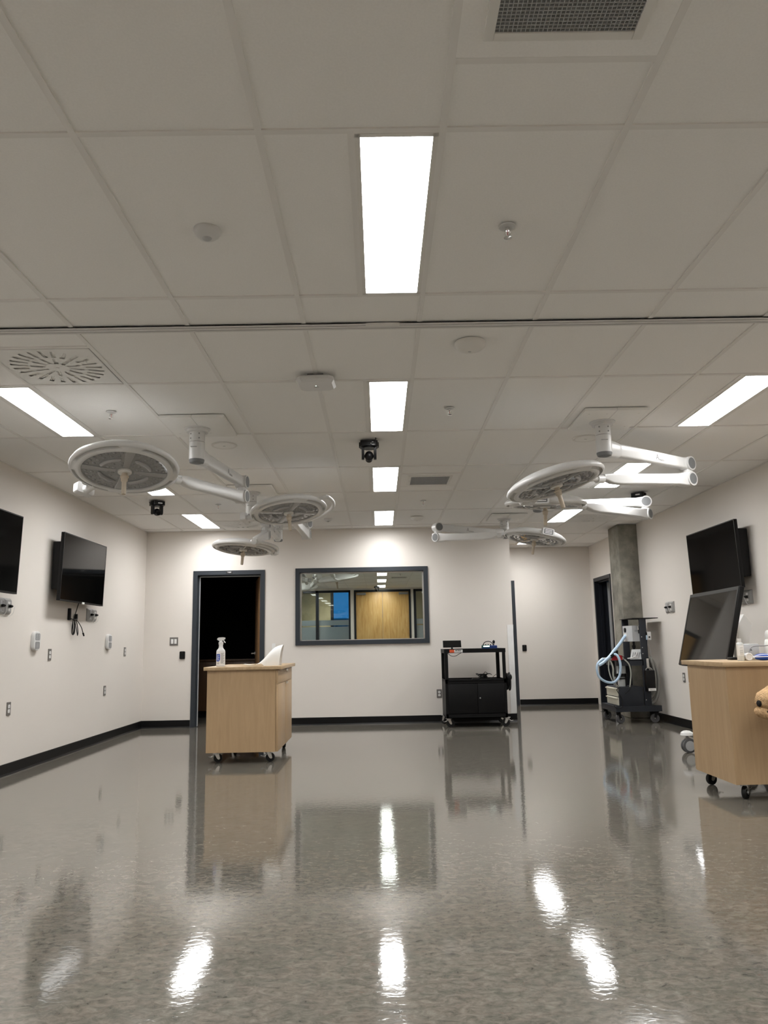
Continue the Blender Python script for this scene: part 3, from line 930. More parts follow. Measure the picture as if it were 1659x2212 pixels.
# ------------------------------------------------------------------ surgical lights
def surgical_light(label, mount, elbow, J, c, n, panel, yoke_sign, logo_flip, elbow_dz=0.0, prad=0.385, yR=0.385, yspan=96):
    """mount: (x, y) under the ceiling; elbow: (x, y) end of upper arm; J: end of spring arm;
       c, n: centre and facing of the lamp head; panel: a point near the rim where the control panel sits"""
    O = V((mount[0], mount[1], CEIL))
    t = thing('surgical_light', label, 'surgical lamp', T(*O), 'ceiling mounted surgical lamps')
    Bd = lambda mb, nm, mat, par=t, ang=38: mb.build(nm, mat, par, ang, off=O)
    x, y = mount
    cx, cy_ = x + 0.025, y - 0.04
    for a, b in ((cx - 0.235, cx - 0.0015), (cx + 0.0015, cx + 0.235)):
        cp = MB().box(((a + b) / 2, cy_, CEIL - 0.012), (b - a, 0.53, 0.022), 0.003)
        for px in (a + 0.05, b - 0.05):
            for py in (cy_ - 0.18, cy_ + 0.16):
                cp.cyl((px, py, CEIL - 0.022), (px, py, CEIL - 0.025), 0.006, n=8)
        Bd(cp, 'cover_plate', M['plate'])
    Bd(MB().lathe([(0.098, -0.022), (0.098, -0.027), (0.078, -0.030), (0.080, -0.052), (0.060, -0.054), (0.05, -0.02)], 40, T(*O)), 'collar', M['white'])
    Bd(MB().cyl((x, y, CEIL - 0.02), (x, y, 2.622), 0.0575, n=36), 'column', M['white'])
    sc = MB()
    for zz in (2.68, 2.645):
        for an in (-1.1, -2.3):
            p = V((x + 0.057 * math.cos(an), y + 0.057 * math.sin(an), zz))
            sc.cyl(p, p + V((math.cos(an), math.sin(an), 0)) * 0.003, 0.006, n=8)
    Bd(sc, 'column_screws', M['grey'])
    E1 = V((elbow[0], elbow[1], 2.53 + elbow_dz))
    A0 = V((x, y, 2.522))
    dh = (E1 - A0)
    L1 = dh.length
    d = dh.normalized()
    side = d.cross(V((0, 0, 1))).normalized()
    up = side.cross(d)
    bar = MB().cyl((x, y, 2.619), (x, y, 2.487), 0.059, n=36)
    Bd(bar, 'swivel_barrel', M['white'])
    Bd(MB().cyl((x, y, 2.6185), (x, y, 2.6225), 0.0565, n=36), 'swivel_seam', M['ink'])
    Bd(MB().b2((-0.024, -0.0005, -0.016), (0.024, 0.0008, 0.016), 0, FR((x - 0.01, y - 0.0592, 2.575), (1, 0, 0), (0, 0, 1))), 'data_label', M['greylight'], t, 0)
    Bd(MB().lathe([(0.0, -0.032), (0.030, -0.032), (0.052, -0.026), (0.0575, -0.012), (0.0575, 0.0), (0.0, 0.0)], 36, T(x, y, 2.488)), 'end_cap', M['capgrey'])
    so = MB()
    so.loft([(A0 + d * 0.03, side, up, 0.085, 0.135, 0.03), (A0 + d * 0.10, side, up, 0.085, 0.130, 0.035), (A0 + d * 0.150, side, up, 0.082, 0.118, 0.035), (A0 + d * 0.165, side, up, 0.074, 0.106, 0.03)])
    Bd(so, 'arm_socket', M['white'])
    ua = MB()
    ua.loft([(A0 + d * 0.155, side, up, 0.068, 0.100, 0.016), (A0 + d * (L1 * 0.5), side, up, 0.066, 0.098, 0.016), (E1 - d * 0.085, side, up, 0.064, 0.094, 0.016)])
    uo = Bd(ua, 'upper_arm', M['white'])
    s2 = side if logo_flip else -side
    lm = FR(A0 + d * (L1 * 0.58) + s2 * 0.0345 - O, (up.cross(s2)), up)
    text('logo_marking', 'A', 0.070, M['grey'], lm, uo, sx=0.8)
    text('logo_lettering', 'mico', 0.034, M['grey'], lm @ T(0.055, -0.016, 0), uo)
    # elbow: upper knuckle, pivot, lower knuckle
    Z2 = E1.z - 0.132
    E2 = V((E1.x, E1.y, Z2))
    ek = MB()
    ek.loft([(E1 - d * 0.09, side, up, 0.066, 0.098, 0.028), (E1 - d * 0.03, side, up, 0.078, 0.112, 0.03), (E1 + d * 0.02, side, up, 0.078, 0.105, 0.03)])
    ek.cyl(E1 - side * 0.050, E1 + side * 0.050, 0.060, n=36)
    eo = Bd(ek, 'upper_knuckle', M['white'])
    for s in (-1, 1):
        Bd(MB().cyl(E1 + side * s * 0.049, E1 + side * s * 0.052, 0.048, n=32), 'knuckle_cap', M['capgrey'], eo)
    Bd(MB().cyl((E1.x, E1.y, E1.z - 0.03), (E1.x, E1.y, Z2 + 0.03), 0.043, n=28), 'elbow_pivot', M['white'])
    Jv = V(J)
    ds = (Jv - E2)
    L2 = ds.length
    ds.normalize()
    sh = ds.cross(V((0, 0, 1))).normalized()
    us = sh.cross(ds)
    lk = MB().cyl(E2 - sh * 0.052, E2 + sh * 0.052, 0.060, n=36)
    lk.box((0, 0, 0), (0.095, 0.092, 0.09), 0.018, FR(E2 + V((0, 0, 0.015)) - V((ds.x, ds.y, 0)).normalized() * 0.02, V((ds.x, ds.y, 0)), sh))
    lo = Bd(lk, 'lower_knuckle', M['white'])
    for s in (-1, 1):
        Bd(MB().cyl(E2 + sh * s * 0.051, E2 + sh * s * 0.054, 0.046, n=32), 'knuckle_cap', M['capgrey'], lo)
    sa = MB()
    fr = []
    for q, hgt, wid, dz in ((0.0, 0.112, 0.082, 0), (0.07, 0.110, 0.080, 0), (0.14, 0.094, 0.072, 0), (0.5, 0.084, 0.066, 0.0), (0.80, 0.086, 0.064, 0.0), (0.90, 0.078, 0.062, 0.004), (0.985, 0.042, 0.056, 0.016)):
        fr.append((E2 + ds * (L2 * q) + us * dz, sh, us, wid, hgt, 0.013))
    sa.loft(fr)
    Bd(sa, 'spring_arm', M['white'])
    # head frame
    n = V(n).normalized()
    C = V(c)
    u = V((1, 0, 0))
    u = (u - n * u.dot(n)).normalized()
    v = n.cross(u)
    HM = Matrix.Identity(4)
    for i in range(3):
        HM[i][0], HM[i][1], HM[i][2], HM[i][3] = u[i], v[i], n[i], C[i]
    inv = HM.inverted()
    jl = inv @ Jv
    aj = math.atan2(jl.y, jl.x)
    # yoke: joint at the arm end, then a bow round the far rim
    jm = MB().cyl(Jv + ds * -0.015, Jv + ds * 0.055, 0.031, n=24)
    Bd(jm, 'arm_joint', M['white'])
    R = yR
    path = [Jv + ds * 0.04]
    span = math.radians(yspan)
    arc = []
    for k in range(17):
        a = aj + yoke_sign * span * (k / 16)
        arc.append(HM @ V((R * math.cos(a), R * math.sin(a), -0.015)))
    path = spl([Jv + ds * 0.04, arc[0] * 0.5 + (Jv + ds * 0.04) * 0.5 + n * 0.0] + arc[1:16:2] + [arc[16]], 5)
    aend = aj + yoke_sign * span
    pe = HM @ V((0.35 * math.cos(aend), 0.35 * math.sin(aend), -0.015))
    path = path + [arc[16] * 0.4 + pe * 0.6, pe]
    Bd(MB().tube(path, 0.018, 12), 'yoke', M['white'])
    # housing: rim profile swept round with four long grip slots
    NA = 120
    grips = [math.radians(a) for a in (20, 110, 200, 290)]
    def slot(th):
        for g in grips:
            dd = (th - g + PI) % (2 * PI) - PI
            if abs(dd) < math.radians(33):
                return min(1.0, (math.radians(33) - abs(dd)) / math.radians(4))
        return 0.0
    prof = [(0.0, -0.082), (0.10, -0.080), (0.20, -0.070), (0.28, -0.054), (0.325, -0.036), (0.350, -0.018), (0.360, -0.002), (0.358, 0.010), (0.350, 0.018), (0.344, 0.021), (0.341, 0.021), (0.339, 0.021), (0.318, 0.027), (0.316, 0.028), (0.313, 0.029), (0.302, 0.034), (0.290, 0.035), (0.281, 0.030), (0.279, 0.016), (0.0, 0.016)]
    rings = []
    for k in range(NA):
        th = 2 * PI * k / NA
        s = slot(th)
        rg = []
        for i, (r, h) in enumerate(prof):
            if i in (11, 12):
                h -= 0.022 * s
                r += (0.003 if i == 12 else -0.002) * s * -1
            rg.append(V((max(r, 1e-4) * math.cos(th), max(r, 1e-4) * math.sin(th), h)))
        rings.append(rg)
    m = len(prof)
    vs = [p for r in rings for p in r]
    fs = []
    for k in range(NA):
        k2 = (k + 1) % NA
        for i in range(m - 1):
            fs.append((k * m + i, k2 * m + i, k2 * m + i + 1, k * m + i + 1))
    hb = MB().add(vs, fs, HM)
    hd = Bd(hb, 'lamp_head', M['white'], t, 42)
    lm = HM @ T(0, 0, 0.0)
    lcm = MB().lathe([(0.0, 0.024), (0.15, 0.0235), (0.24, 0.022), (0.2795, 0.0195), (0.2795, 0.0165), (0.0, 0.0165)], 72, lm)
    led = lcm
    for k in range(4):
        a0 = 20 + 90 * k
        for rr_, lst in ((0.252, (-33, -22, -11, 0, 11, 22, 33)), (0.214, (-28, -14, 0, 14, 28)), (0.118, (-28, 0, 28)), (0.083, (-20, 20))):
            for q in lst:
                a = math.radians(a0 + q)
                led.sph((rr_ * math.cos(a), rr_ * math.sin(a), 0.022), (0.013, 0.013, 0.006), lm, 12, 6)
    lc = Bd(lcm, 'lens_cover', M['lens'], hd)
    rib = MB()
    for k in range(4):
        a = math.radians(20 + 90 * k + 45)
        rm = lm @ Matrix.Rotation(a, 4, 'Z')
        rib.loft([(V((0.06, 0, 0.024)), V((0, 1, 0)), V((0, 0, 1)), 0.040, 0.008, 0.003), (V((0.16, 0, 0.0245)), V((0, 1, 0)), V((0, 0, 1)), 0.048, 0.009, 0.003), (V((0.277, 0, 0.022)), V((0, 1, 0)), V((0, 0, 1)), 0.064, 0.009, 0.003)], rm)
    Bd(rib, 'radial_ribs', M['lensdark'], lc)
    arcs = MB()
    for k in range(4):
        a0 = math.radians(20 + 90 * k)
        pts = [V((0.168 * math.cos(a0 + math.radians(q)), 0.168 * math.sin(a0 + math.radians(q)), 0.025)) for q in range(-30, 31, 5)]
        arcs.tube(pts, [0.006] + [0.015] * 11 + [0.006], 10, M=lm)
    Bd(arcs, 'arc_ribs', M['lensdark'], lc)
    Bd(MB().lathe([(0.0, 0.02), (0.046, 0.024), (0.046, 0.036), (0.040, 0.041), (0.026, 0.042), (0.0, 0.042)], 36, lm), 'hub', M['fixture'], hd)
    Bd(MB().lathe([(0.0, 0.04), (0.019, 0.04), (0.019, 0.062), (0.029, 0.064), (0.029, 0.070), (0.024, 0.073), (0.022, 0.098), (0.016, 0.104), (0.0155, 0.19), (0.013, 0.198), (0.0, 0.198)], 28, lm), 'sterile_handle', M['beige'], hd)
    # control panel on the rim
    pl = inv @ V(panel)
    ap = math.atan2(pl.y, pl.x)
    er = V((math.cos(ap), math.sin(ap), 0))
    et = V((-math.sin(ap), math.cos(ap), 0))
    PM_ = HM @ FR(er * prad + V((0, 0, -0.010)), et, V((0, 0, -1)))      # w = et x -z = outward?
    if (PM_.to_3x3() @ V((0, 0, 1))).dot(HM.to_3x3() @ er) < 0:
        PM_ = HM @ FR(er * prad + V((0, 0, -0.010)), -et, V((0, 0, -1)))
    cb = MB().prism(rrect(0.135, 0.078, 0.016), -0.03, 0.022, PM_)
    cb.cyl(HM @ (er * 0.33), HM @ (er * (prad - 0.02)), 0.030, n=20)
    co = Bd(cb, 'control_panel', M['white'], hd)
    ko = Bd(MB().prism(rrect(0.105, 0.056, 0.008), 0.0215, 0.0235, PM_), 'keypad', M['inkgrey'], co)
    bt = MB()
    for q in (-0.016, 0.0, 0.016):
        bt.prism(rrect(0.086, 0.008, 0.003), 0.0234, 0.0246, PM_ @ T(0, q, 0))
    Bd(bt, 'buttons', M['paper'], co)
    return t

surgical_light('big front left surgical lamp, face tilted towards the viewer', (-1.362, 5.71), (-1.20, 6.74), (-1.462, 5.55, 2.297), (-1.715, 5.147, 2.298), (0.071, -0.248, -0.966), (-2.06, 5.40, 2.24), -1, True, prad=0.475)
surgical_light('middle left surgical lamp with a thin bow round its right rim', (-1.357, 8.20), (-0.853, 9.158), (-0.845, 7.75, 2.334), (-0.833, 7.128, 2.335), (0.117, -0.165, -0.979), (-1.25, 7.20, 2.30), 1, True, prad=0.43, yR=0.425, yspan=118)
surgical_light('far left surgical lamp hanging lowest, above the dark doorway', (-1.325, 10.20), (-1.335, 9.12), (-1.32, 8.22, 2.20), (-1.551, 8.861, 2.212), (-0.074, -0.086, -0.994), (-1.19, 9.04, 2.17), -1, False)
surgical_light('big front right surgical lamp, steeply tilted with dark lens', (1.735, 5.71), (2.612, 6.335), (1.711, 5.75, 2.291), (1.285, 5.448, 2.209), (0.232, -0.087, -0.969), (1.10, 5.90, 2.20), -1, True)
surgical_light('middle right surgical lamp seen edge-on under the big right one', (1.735, 8.20), (2.86, 8.10), (1.93, 7.12, 2.322), (1.495, 6.759, 2.292), (-0.02, 0.105, -0.994), (1.38, 6.38, 2.28), -1, True)
surgical_light('far right surgical lamp with its keypad facing the viewer', (1.712, 10.30), (0.772, 9.85), (1.446, 9.10, 2.334), (1.817, 8.867, 2.271), (-0.181, -0.035, -0.983), (1.89, 8.48, 2.27), 1, False, 0.03)
# ------------------------------------------------------------------ things on the walls
def FWALL(side, at, z):
    """frame on a wall: u to the right as seen when facing the wall, v up, w out of the wall"""
    if side == 'left':
        return FR((XL, at, z), (0, 1, 0), (0, 0, 1))
    if side == 'right':
        return FR((XR, at, z), (0, -1, 0), (0, 0, 1))
    if side == 'back':
        return FR((at, YB, z), (1, 0, 0), (0, 0, 1))
    return FR((at, YA, z), (1, 0, 0), (0, 0, 1))

def tv(label, side, at, z, gap, sticker=False):
    t = thing('wall_television', label, 'television', FWALL(side, at, z), 'black televisions on the walls')
    W, Hh, D = 1.225, 0.695, 0.034
    tl = T(0, 0, gap) @ Matrix.Rotation(math.radians(1.6), 4, 'X')
    MB().b2((-0.56, -0.23, 0.02), (0.56, 0.26, gap - D + 0.012), 0.012).build('rear_housing', M['black'], t)
    mt = MB().b2((-0.30, -0.20, 0.0), (0.30, 0.20, 0.025), 0.002)
    mt.build('mount_plate', M['blackmetal'], t, 0)
    b = MB()
    b.box((0, 0, -D / 2), (W, Hh, D), 0.004, tl)
    b.build('cabinet', M['black'], t)
    bz = MB()
    e = 0.009
    for a, c in (((-W / 2, -Hh / 2), (W / 2, -Hh / 2 + 0.016)), ((-W / 2, Hh / 2 - e), (W / 2, Hh / 2)), ((-W / 2, -Hh / 2), (-W / 2 + e, Hh / 2)), ((W / 2 - e, -Hh / 2), (W / 2, Hh / 2))):
        bz.b2((a[0], a[1], -0.001), (c[0], c[1], 0.003), 0, tl)
    bz.build('bezel', M['black'], t, 0)
    MB().b2((-W / 2 + e, -Hh / 2 + 0.016, 0.0), (W / 2 - e, Hh / 2 - e, 0.0015), 0, tl).build('screen', M['screen'] if sticker else M['screenblack'], t, 0)
    if sticker:
        MB().b2((-0.018, -Hh / 2 - 0.006, -0.002), (0.045, -Hh / 2 + 0.014, 0.0045), 0, tl).build('sticker', M['paper'], t, 0)
    return t
tv('black television on the left wall with a coiled cord hanging below', 'left', 8.415, 1.928, 0.145, True)
tv('black television cut off by the left edge of the picture', 'left', 6.262, 1.928, 0.145)
tv('black television on the right wall above the leaning touch display', 'right', 8.318, 1.922, 0.165)

def media_plate(label, side, at, z):
    t = thing('media_plate', label, 'wall plate', FWALL(side, at, z), 'steel plug plates on the side walls')
    for s, nm in ((-1, 'power_half'), (1, 'data_half')):
        a = MB()
        x = s * 0.069
        a.rings([[V((x + px, py, pz)) for px, py in rrect(w_, h_, 0.006)] for w_, h_, pz in ((0.134, 0.142, 0.0), (0.134, 0.142, 0.008), (0.098, 0.108, 0.028))])
        ho = a.build(nm, M['wallsteel'], t, 20)
        d = MB()
        for q in (-0.03, 0.03):
            if s < 0:
                d.box((x - 0.008, q, 0.0285), (0.030, 0.036, 0.003), 0.002)
            else:
                d.box((x, q, 0.0285), (0.046, 0.022, 0.003), 0.001)
        d.build('sockets', M['paper'] if s > 0 else M['greylight'], ho)
        if s < 0:
            sl = MB()
            for k in range(5):
                sl.box((x + 0.03, -0.038 + k * 0.018, 0.0285), (0.018, 0.005, 0.002), 0, None)
            sl.build('vent_slots', M['inkgrey'], ho, 0)
        p = MB().box((x + 0.006, 0.0, 0.042), (0.030, 0.026, 0.026), 0.006)
        p.cyl((x + 0.006, 0, 0.05), (x + 0.006, 0, 0.064), 0.009, 0.006, 12)
        p.build('plug', M['black'], ho)
        c = MB().tube(spl([(x + 0.02, -0.005, 0.07), (x + 0.03, -0.06, 0.055), (x + 0.012, -0.088, 0.030), (x - 0.008, -0.085, 0.015), (x - 0.01, -0.074, 0.006)]), 0.0022, 6)
        c.build('cord', M['paper'], ho)
    return t
media_plate('steel plug plate below the right end of the corded television', 'left', 9.03, 1.484)
media_plate('steel plug plate at the left edge under the cut off television', 'left', 6.905, 1.482)
media_plate('steel plug plate on the right wall, alone beside the tall equipment cart', 'right', 10.06, 1.491)
media_plate('steel plug plate on the right wall beside the touch display', 'right', 7.955, 1.491)

def wall_control(label, at, z):
    t = thing('wall_control', label, 'control panel', FWALL('left', at, z), 'white lamp control pads')
    mb = MB()
    mb.rings([[V((px, py, pz)) for px, py in rrect(w_, h_, r_, 6)] for w_, h_, r_, pz in ((0.140, 0.178, 0.05, 0.0), (0.146, 0.184, 0.052, 0.006), (0.146, 0.184, 0.052, 0.026), (0.138, 0.176, 0.048, 0.034), (0.12, 0.158, 0.042, 0.036))])
    mb.build('housing', M['white'], t, 30)
    up = MB().prism(rrect(0.100, 0.066, 0.014), 0.0355, 0.0375, T(0.0, 0.038, 0)).build('keypad', M['grey'], t)
    b = MB()
    for q in (0.055, 0.037, 0.019):
        for s in (-1, 1):
            b.prism(rrect(0.030, 0.010, 0.004), 0.0373, 0.0388, T(s * 0.022, q, 0))
    b.build('buttons', M['greylight'], up)
    lo = MB().prism(rrect(0.098, 0.068, 0.016), 0.0355, 0.0375, T(0.0, -0.042, 0)).build('touch_pad', M['grey'], t)
    d = MB()
    for q in (-0.030, -0.045, -0.058):
        d.box((0, q, 0.038), (0.040, 0.003, 0.001))
    d.build('pad_marks', M['greylight'], lo, 0)
wall_control('larger looking white lamp control pad, left of the hanging cord', 7.585, 1.18)
wall_control('white lamp control pad on the left wall nearest the room corner', 9.625, 1.18)

def outlet(label, side, at, z, dbl=False):
    t = thing('wall_outlet', label, 'outlet', FWALL(side, at, z), 'steel duplex outlets')
    MB().prism(rrect(0.072, 0.116, 0.004), 0.0, 0.006).build('plate', M['plateSteel'], t)
    for q in (-0.021, 0.021):
        r = MB()
        w_, h_ = 0.017, 0.015
        r.prism([(-w_ * 0.75, -h_), (w_ * 0.75, -h_), (w_, -h_ * 0.5), (w_, h_ * 0.5), (w_ * 0.75, h_), (-w_ * 0.75, h_), (-w_, h_ * 0.5), (-w_, -h_ * 0.5)], 0.005, 0.0085, T(0, q, 0))
        ro = r.build('receptacle', M['paper'], t)
        s = MB()
        for px in (-0.006, 0.006):
            s.b2((px - 0.001, q - 0.002, 0.0084), (px + 0.001, q + 0.007, 0.0090))
        s.cyl((0, q - 0.008, 0.0084), (0, q - 0.008, 0.009), 0.0025, n=8)
        s.build('slots', M['ink'], ro, 0)
    MB().cyl((0, 0, 0.005), (0, 0, 0.0075), 0.004, n=10).build('screw', M['steel'], t)
outlet('steel outlet on the left wall just right of the larger control pad', 'left', 7.957, 1.045)
outlet('steel outlet on the left wall close to the room corner, upper row', 'left', 10.294, 1.055)
outlet('low steel outlet at the left edge of the left wall', 'left', 7.142, 0.578)
outlet('low steel outlet in the middle of the left wall', 'left', 9.593, 0.598)
outlet('low steel outlet on the back wall left of the black cart', 'back', 0.822, 0.393)
outlet('low steel outlet on the right wall below the touch display', 'right', 9.802, 0.609)

t = thing('light_switch', 'steel double rocker light switch left of the dark doorway', 'light switch', FWALL('back', -2.911, 1.184))
MB().prism(rrect(0.118, 0.114, 0.004), 0.0, 0.006).build('plate', M['plateSteel'], t)
for s in (-1, 1):
    MB().box((s * 0.0235, 0, 0.008), (0.033, 0.066, 0.008), 0.002).build('rocker', M['paper'], t)

def reader(label, side, at, z):
    t = thing('card_reader', label, 'card reader', FWALL(side, at, z), 'black card readers')
    mb = MB()
    mb.rings([[V((px, py, pz)) for px, py in rrect(w_, h_, 0.012)] for w_, h_, pz in ((0.076, 0.108, -0.004), (0.076, 0.108, 0.014), (0.068, 0.100, 0.020))])
    mb.build('housing', M['black'], t, 30)
    MB().cyl((0, 0.034, 0.0195), (0, 0.034, 0.021), 0.0025, n=8).build('indicator', M['grey'], t)
reader('black card reader on the wall between light switch and dark doorway', 'back', -2.786, 0.99)
reader('black card reader on the alcove wall right of the black cart', 'alcove', 2.54, 0.98)

o = MB().prism(rrect(0.05, 0.11, 0.004), -0.004, 0.006, FWALL('back', -1.50, 1.075)).build('blank_plate', M['paper'])
tag(o, 'small off-white blank wall plate right of the dark doorway, behind the white sheet', 'wall plate')

# coiled power cord hanging under the left television
t = thing('power_cord', 'black power cord hanging in a tied coil below the left television', 'cord', FWALL('left', 8.45, 1.40))
mb = MB()
mb.tube(spl([(-0.03, 0.215, 0.10), (-0.03, 0.10, 0.07), (-0.012, 0.02, 0.04), (-0.02, -0.06, 0.030), (-0.015, -0.13, 0.028), (0.02, -0.15, 0.03), (0.045, -0.12, 0.034), (0.03, -0.04, 0.036), (0.01, 0.02, 0.036)]), 0.0045, 8)
mb.tube(spl([(0.01, 0.02, 0.04), (0.05, -0.05, 0.04), (0.10, -0.13, 0.04), (0.13, -0.155, 0.035), (0.15, -0.12, 0.03), (0.12, -0.04, 0.03), (0.06, 0.02, 0.03)]), 0.0045, 8)
mb.tube(spl([(0.0, 0.02, 0.03), (0.01, -0.05, 0.025), (0.035, -0.13, 0.02), (0.055, -0.14, 0.02), (0.04, -0.06, 0.028), (0.03, 0.015, 0.034)]), 0.0045, 8)
mb.tube(spl([(0.06, 0.02, 0.03), (0.13, -0.01, 0.035), (0.22, -0.07, 0.04), (0.29, -0.135, 0.035)]), 0.0045, 8)
mb.build('cable', M['black'], t)
MB().b2((-0.085, 0.005, 0.0), (-0.055, 0.13, 0.03), 0.004).b2((0.075, 0.01, 0.01), (0.105, 0.075, 0.04), 0.004).build('strap', M['black'], t)
MB().cyl((0.285, -0.13, 0.036), (0.312, -0.158, 0.036), 0.010, 0.008, 12).build('plug', M['black'], t)
MB().tube(spl([(-0.07, 0.02, 0.032), (0.0, 0.012, 0.046), (0.09, 0.02, 0.038)]), 0.005, 8).build('tie', M['black'], t)
# ------------------------------------------------------------------ castors, cabinets
def castor(parent, x, y, r, top, yaw=0.0, wheel=None, wide=0.030, brake=True, fork=None):
    """swivel castor below z = top, wheel on the floor"""
    m = T(x, y, 0) @ Matrix.Rotation(yaw, 4, 'Z')
    f = MB()
    f.b2((-0.036, -0.036, top - 0.006), (0.036, 0.036, top), 0, m)
    f.cyl((0, 0, top - 0.022), (0, 0, top - 0.004), 0.026, 0.03, 20, M=m)
    off = r * 0.45
    for s in (-1, 1):
        y0 = s * (wide / 2 + 0.004)
        f.prism([(-0.022, top - 0.016), (0.022, top - 0.016), (off + 0.014, r - 0.004), (off + 0.004, r - 0.014), (off - 0.012, r - 0.006)], y0 - 0.002, y0 + 0.002, m @ FR((0, 0, 0), (1, 0, 0), (0, 0, 1)) @ Matrix.Scale(-1, 4, (0, 0, 1)))
    f.b2((-0.026, -wide / 2 - 0.006, top - 0.020), (0.026, wide / 2 + 0.006, top - 0.014), 0, m)
    fo = f.build('castor', fork or M['steel'], parent)
    wm = m @ FR((off, 0, r), (1, 0, 0), (0, 0, 1))
    h = wide / 2
    MB().lathe([(0.0, -h * 0.7), (r * 0.55, -h * 0.7), (r * 0.62, -h), (r * 0.93, -h), (r, -h * 0.6), (r, h * 0.6), (r * 0.93, h), (r * 0.62, h), (r * 0.55, h * 0.7), (0.0, h * 0.7)], 32, wm).build('wheel', wheel or M['rubber'], fo)
    MB().cyl((0, 0, -h - 0.008), (0, 0, h + 0.008), 0.008, n=12, M=wm).build('axle', M['steel'], fo)
    if brake:
        MB().loft([(V((-0.02, 0, top - 0.028)), V((0, 1, 0)), V((0, 0, 1)), 0.026, 0.005, 0.002), (V((-0.05, 0, top - 0.045)), V((0, 1, 0)), V((0, 0, 1)), 0.026, 0.005, 0.002), (V((-0.072, 0, top - 0.040)), V((0, 1, 0)), V((0, 0, 1)), 0.030, 0.005, 0.002)], m).build('brake', fork or M['steel'], fo)
    return fo

def cabinet(label, M0):
    t = thing('rolling_cabinet', label, 'cabinet', M0, 'maple cabinets on castors')
    X, Y, z0, z1 = 0.34, 0.59, 0.10, 0.866
    b = MB()
    b.b2((-X, -Y, z0), (X - 0.022, -Y + 0.02, z1)).b2((-X, Y - 0.02, z0), (X - 0.022, Y, z1)).b2((-X, -Y + 0.02, z0), (-X + 0.02, Y - 0.02, z1)).b2((-X + 0.02, -Y + 0.02, z0), (X - 0.022, Y - 0.02, z0 + 0.02)).b2((-X + 0.02, -Y + 0.02, z1 - 0.02), (X - 0.022, Y - 0.02, z1))
    b.build('body', M['maple'], t, 0)
    MB().b2((-X - 0.03, -Y - 0.03, z1), (X + 0.035, Y + 0.03, z1 + 0.032), 0.003).build('countertop', M['maple_top'], t)
    zd = 0.728
    d = MB().b2((X - 0.020, -Y + 0.002, zd + 0.002), (X, Y - 0.002, z1 - 0.006), 0.001).build('drawer', M['maple'], t)
    MB().b2((X - 0.004, -0.06, z1 - 0.012), (X + 0.022, 0.06, z1 - 0.009)).b2((X + 0.019, -0.06, z1 - 0.030), (X + 0.022, 0.06, z1 - 0.009)).build('pull', M['steel'], d, 0)
    for a, c, h in ((-Y + 0.002, -0.0015, -0.075), (0.0015, Y - 0.002, 0.035)):
        o = MB().b2((X - 0.020, a, z0 + 0.002), (X, c, zd - 0.002), 0.001).build('door', M['maple'], t)
        MB().b2((X - 0.004, h, zd - 0.004), (X + 0.022, h + 0.04, zd - 0.001)).b2((X + 0.019, h, zd - 0.022), (X + 0.022, h + 0.04, zd - 0.001)).build('pull', M['steel'], o, 0)
    for x, y, yw in ((-0.26, -0.50, 0.5), (0.24, -0.50, 0.35), (0.27, 0.49, 1.9), (-0.26, 0.49, 2.4)):
        castor(t, x, y, 0.042, z0, yw)
    return t
CA1 = T(-1.325, 8.19, 0)
cabinet('maple cabinet on castors in front of the dark doorway', CA1)
CA2 = T(2.975, 5.77, 0) @ Matrix.Rotation(PI / 2, 4, 'Z') @ Matrix.Diagonal((1, 1, 1.02, 1))
cabinet('maple cabinet on castors cut off by the right edge', CA2)
ZT = 0.898
ZR = 0.898 * 1.02

# spray bottle
t = thing('spray_bottle', 'white trigger spray bottle with blue label on the maple cabinet', 'spray bottle', T(-1.578, 7.80, ZT) @ Matrix.Rotation(math.radians(10), 4, 'Z'))
mb = MB()
mb.rings([[V((px, py, pz)) for px, py in rrect(w_, d_, r_, 6)] for w_, d_, r_, pz in ((0.080, 0.056, 0.016, 0.0), (0.086, 0.062, 0.018, 0.005), (0.086, 0.062, 0.018, 0.145), (0.078, 0.058, 0.022, 0.160), (0.050, 0.046, 0.022, 0.176), (0.042, 0.042, 0.0205, 0.186), (0.036, 0.036, 0.0175, 0.220))])
mb.build('bottle', M['white'], t, 30)
MB().lathe([(0.0, 0.214), (0.023, 0.214), (0.023, 0.238), (0.016, 0.242), (0.0, 0.242)], 24).build('collar', M['white'], t)
hd = MB()
hd.prism([(-0.038, 0.262), (-0.020, 0.252), (-0.012, 0.238), (0.012, 0.238), (0.014, 0.256), (0.036, 0.264), (0.042, 0.268), (0.042, 0.282), (0.020, 0.286), (-0.022, 0.284), (-0.036, 0.276)], -0.012, 0.012, FR((0, 0, 0), (1, 0, 0), (0, 0, 1)))
hd.build('spray_head', M['white'], t)
MB().tube(spl([(0.020, 0, 0.262), (0.028, 0, 0.250), (0.036, 0, 0.238), (0.044, 0, 0.232)]), 0.005, 8).build('trigger', M['white'], t)
lb = MB().b2((-0.040, -0.0318, 0.015), (0.040, -0.031, 0.142)).build('label', M['paper'], t, 0)
MB().prism([(-0.040, 0.052), (-0.022, 0.050), (-0.010, 0.056), (-0.006, 0.070), (-0.006, 0.122), (-0.040, 0.122)], 0.0317, 0.0322, FR((0, 0, 0), (1, 0, 0), (0, 0, 1))).build('blue_panel', M['blue'], lb, 0)
mb = MB()
for k in range(16):
    mb.b2((0.0, -0.0322, 0.030 + k * 0.0066), (0.036 - 0.006 * ((k * 7) % 4) / 2, -0.0317, 0.0328 + k * 0.0066))
for k in range(3):
    mb.b2((-0.036, -0.0322, 0.024 + k * 0.008), (-0.014, -0.0317, 0.027 + k * 0.008))
mb.build('label_print', M['inkgrey'], lb, 0)
mb = MB()
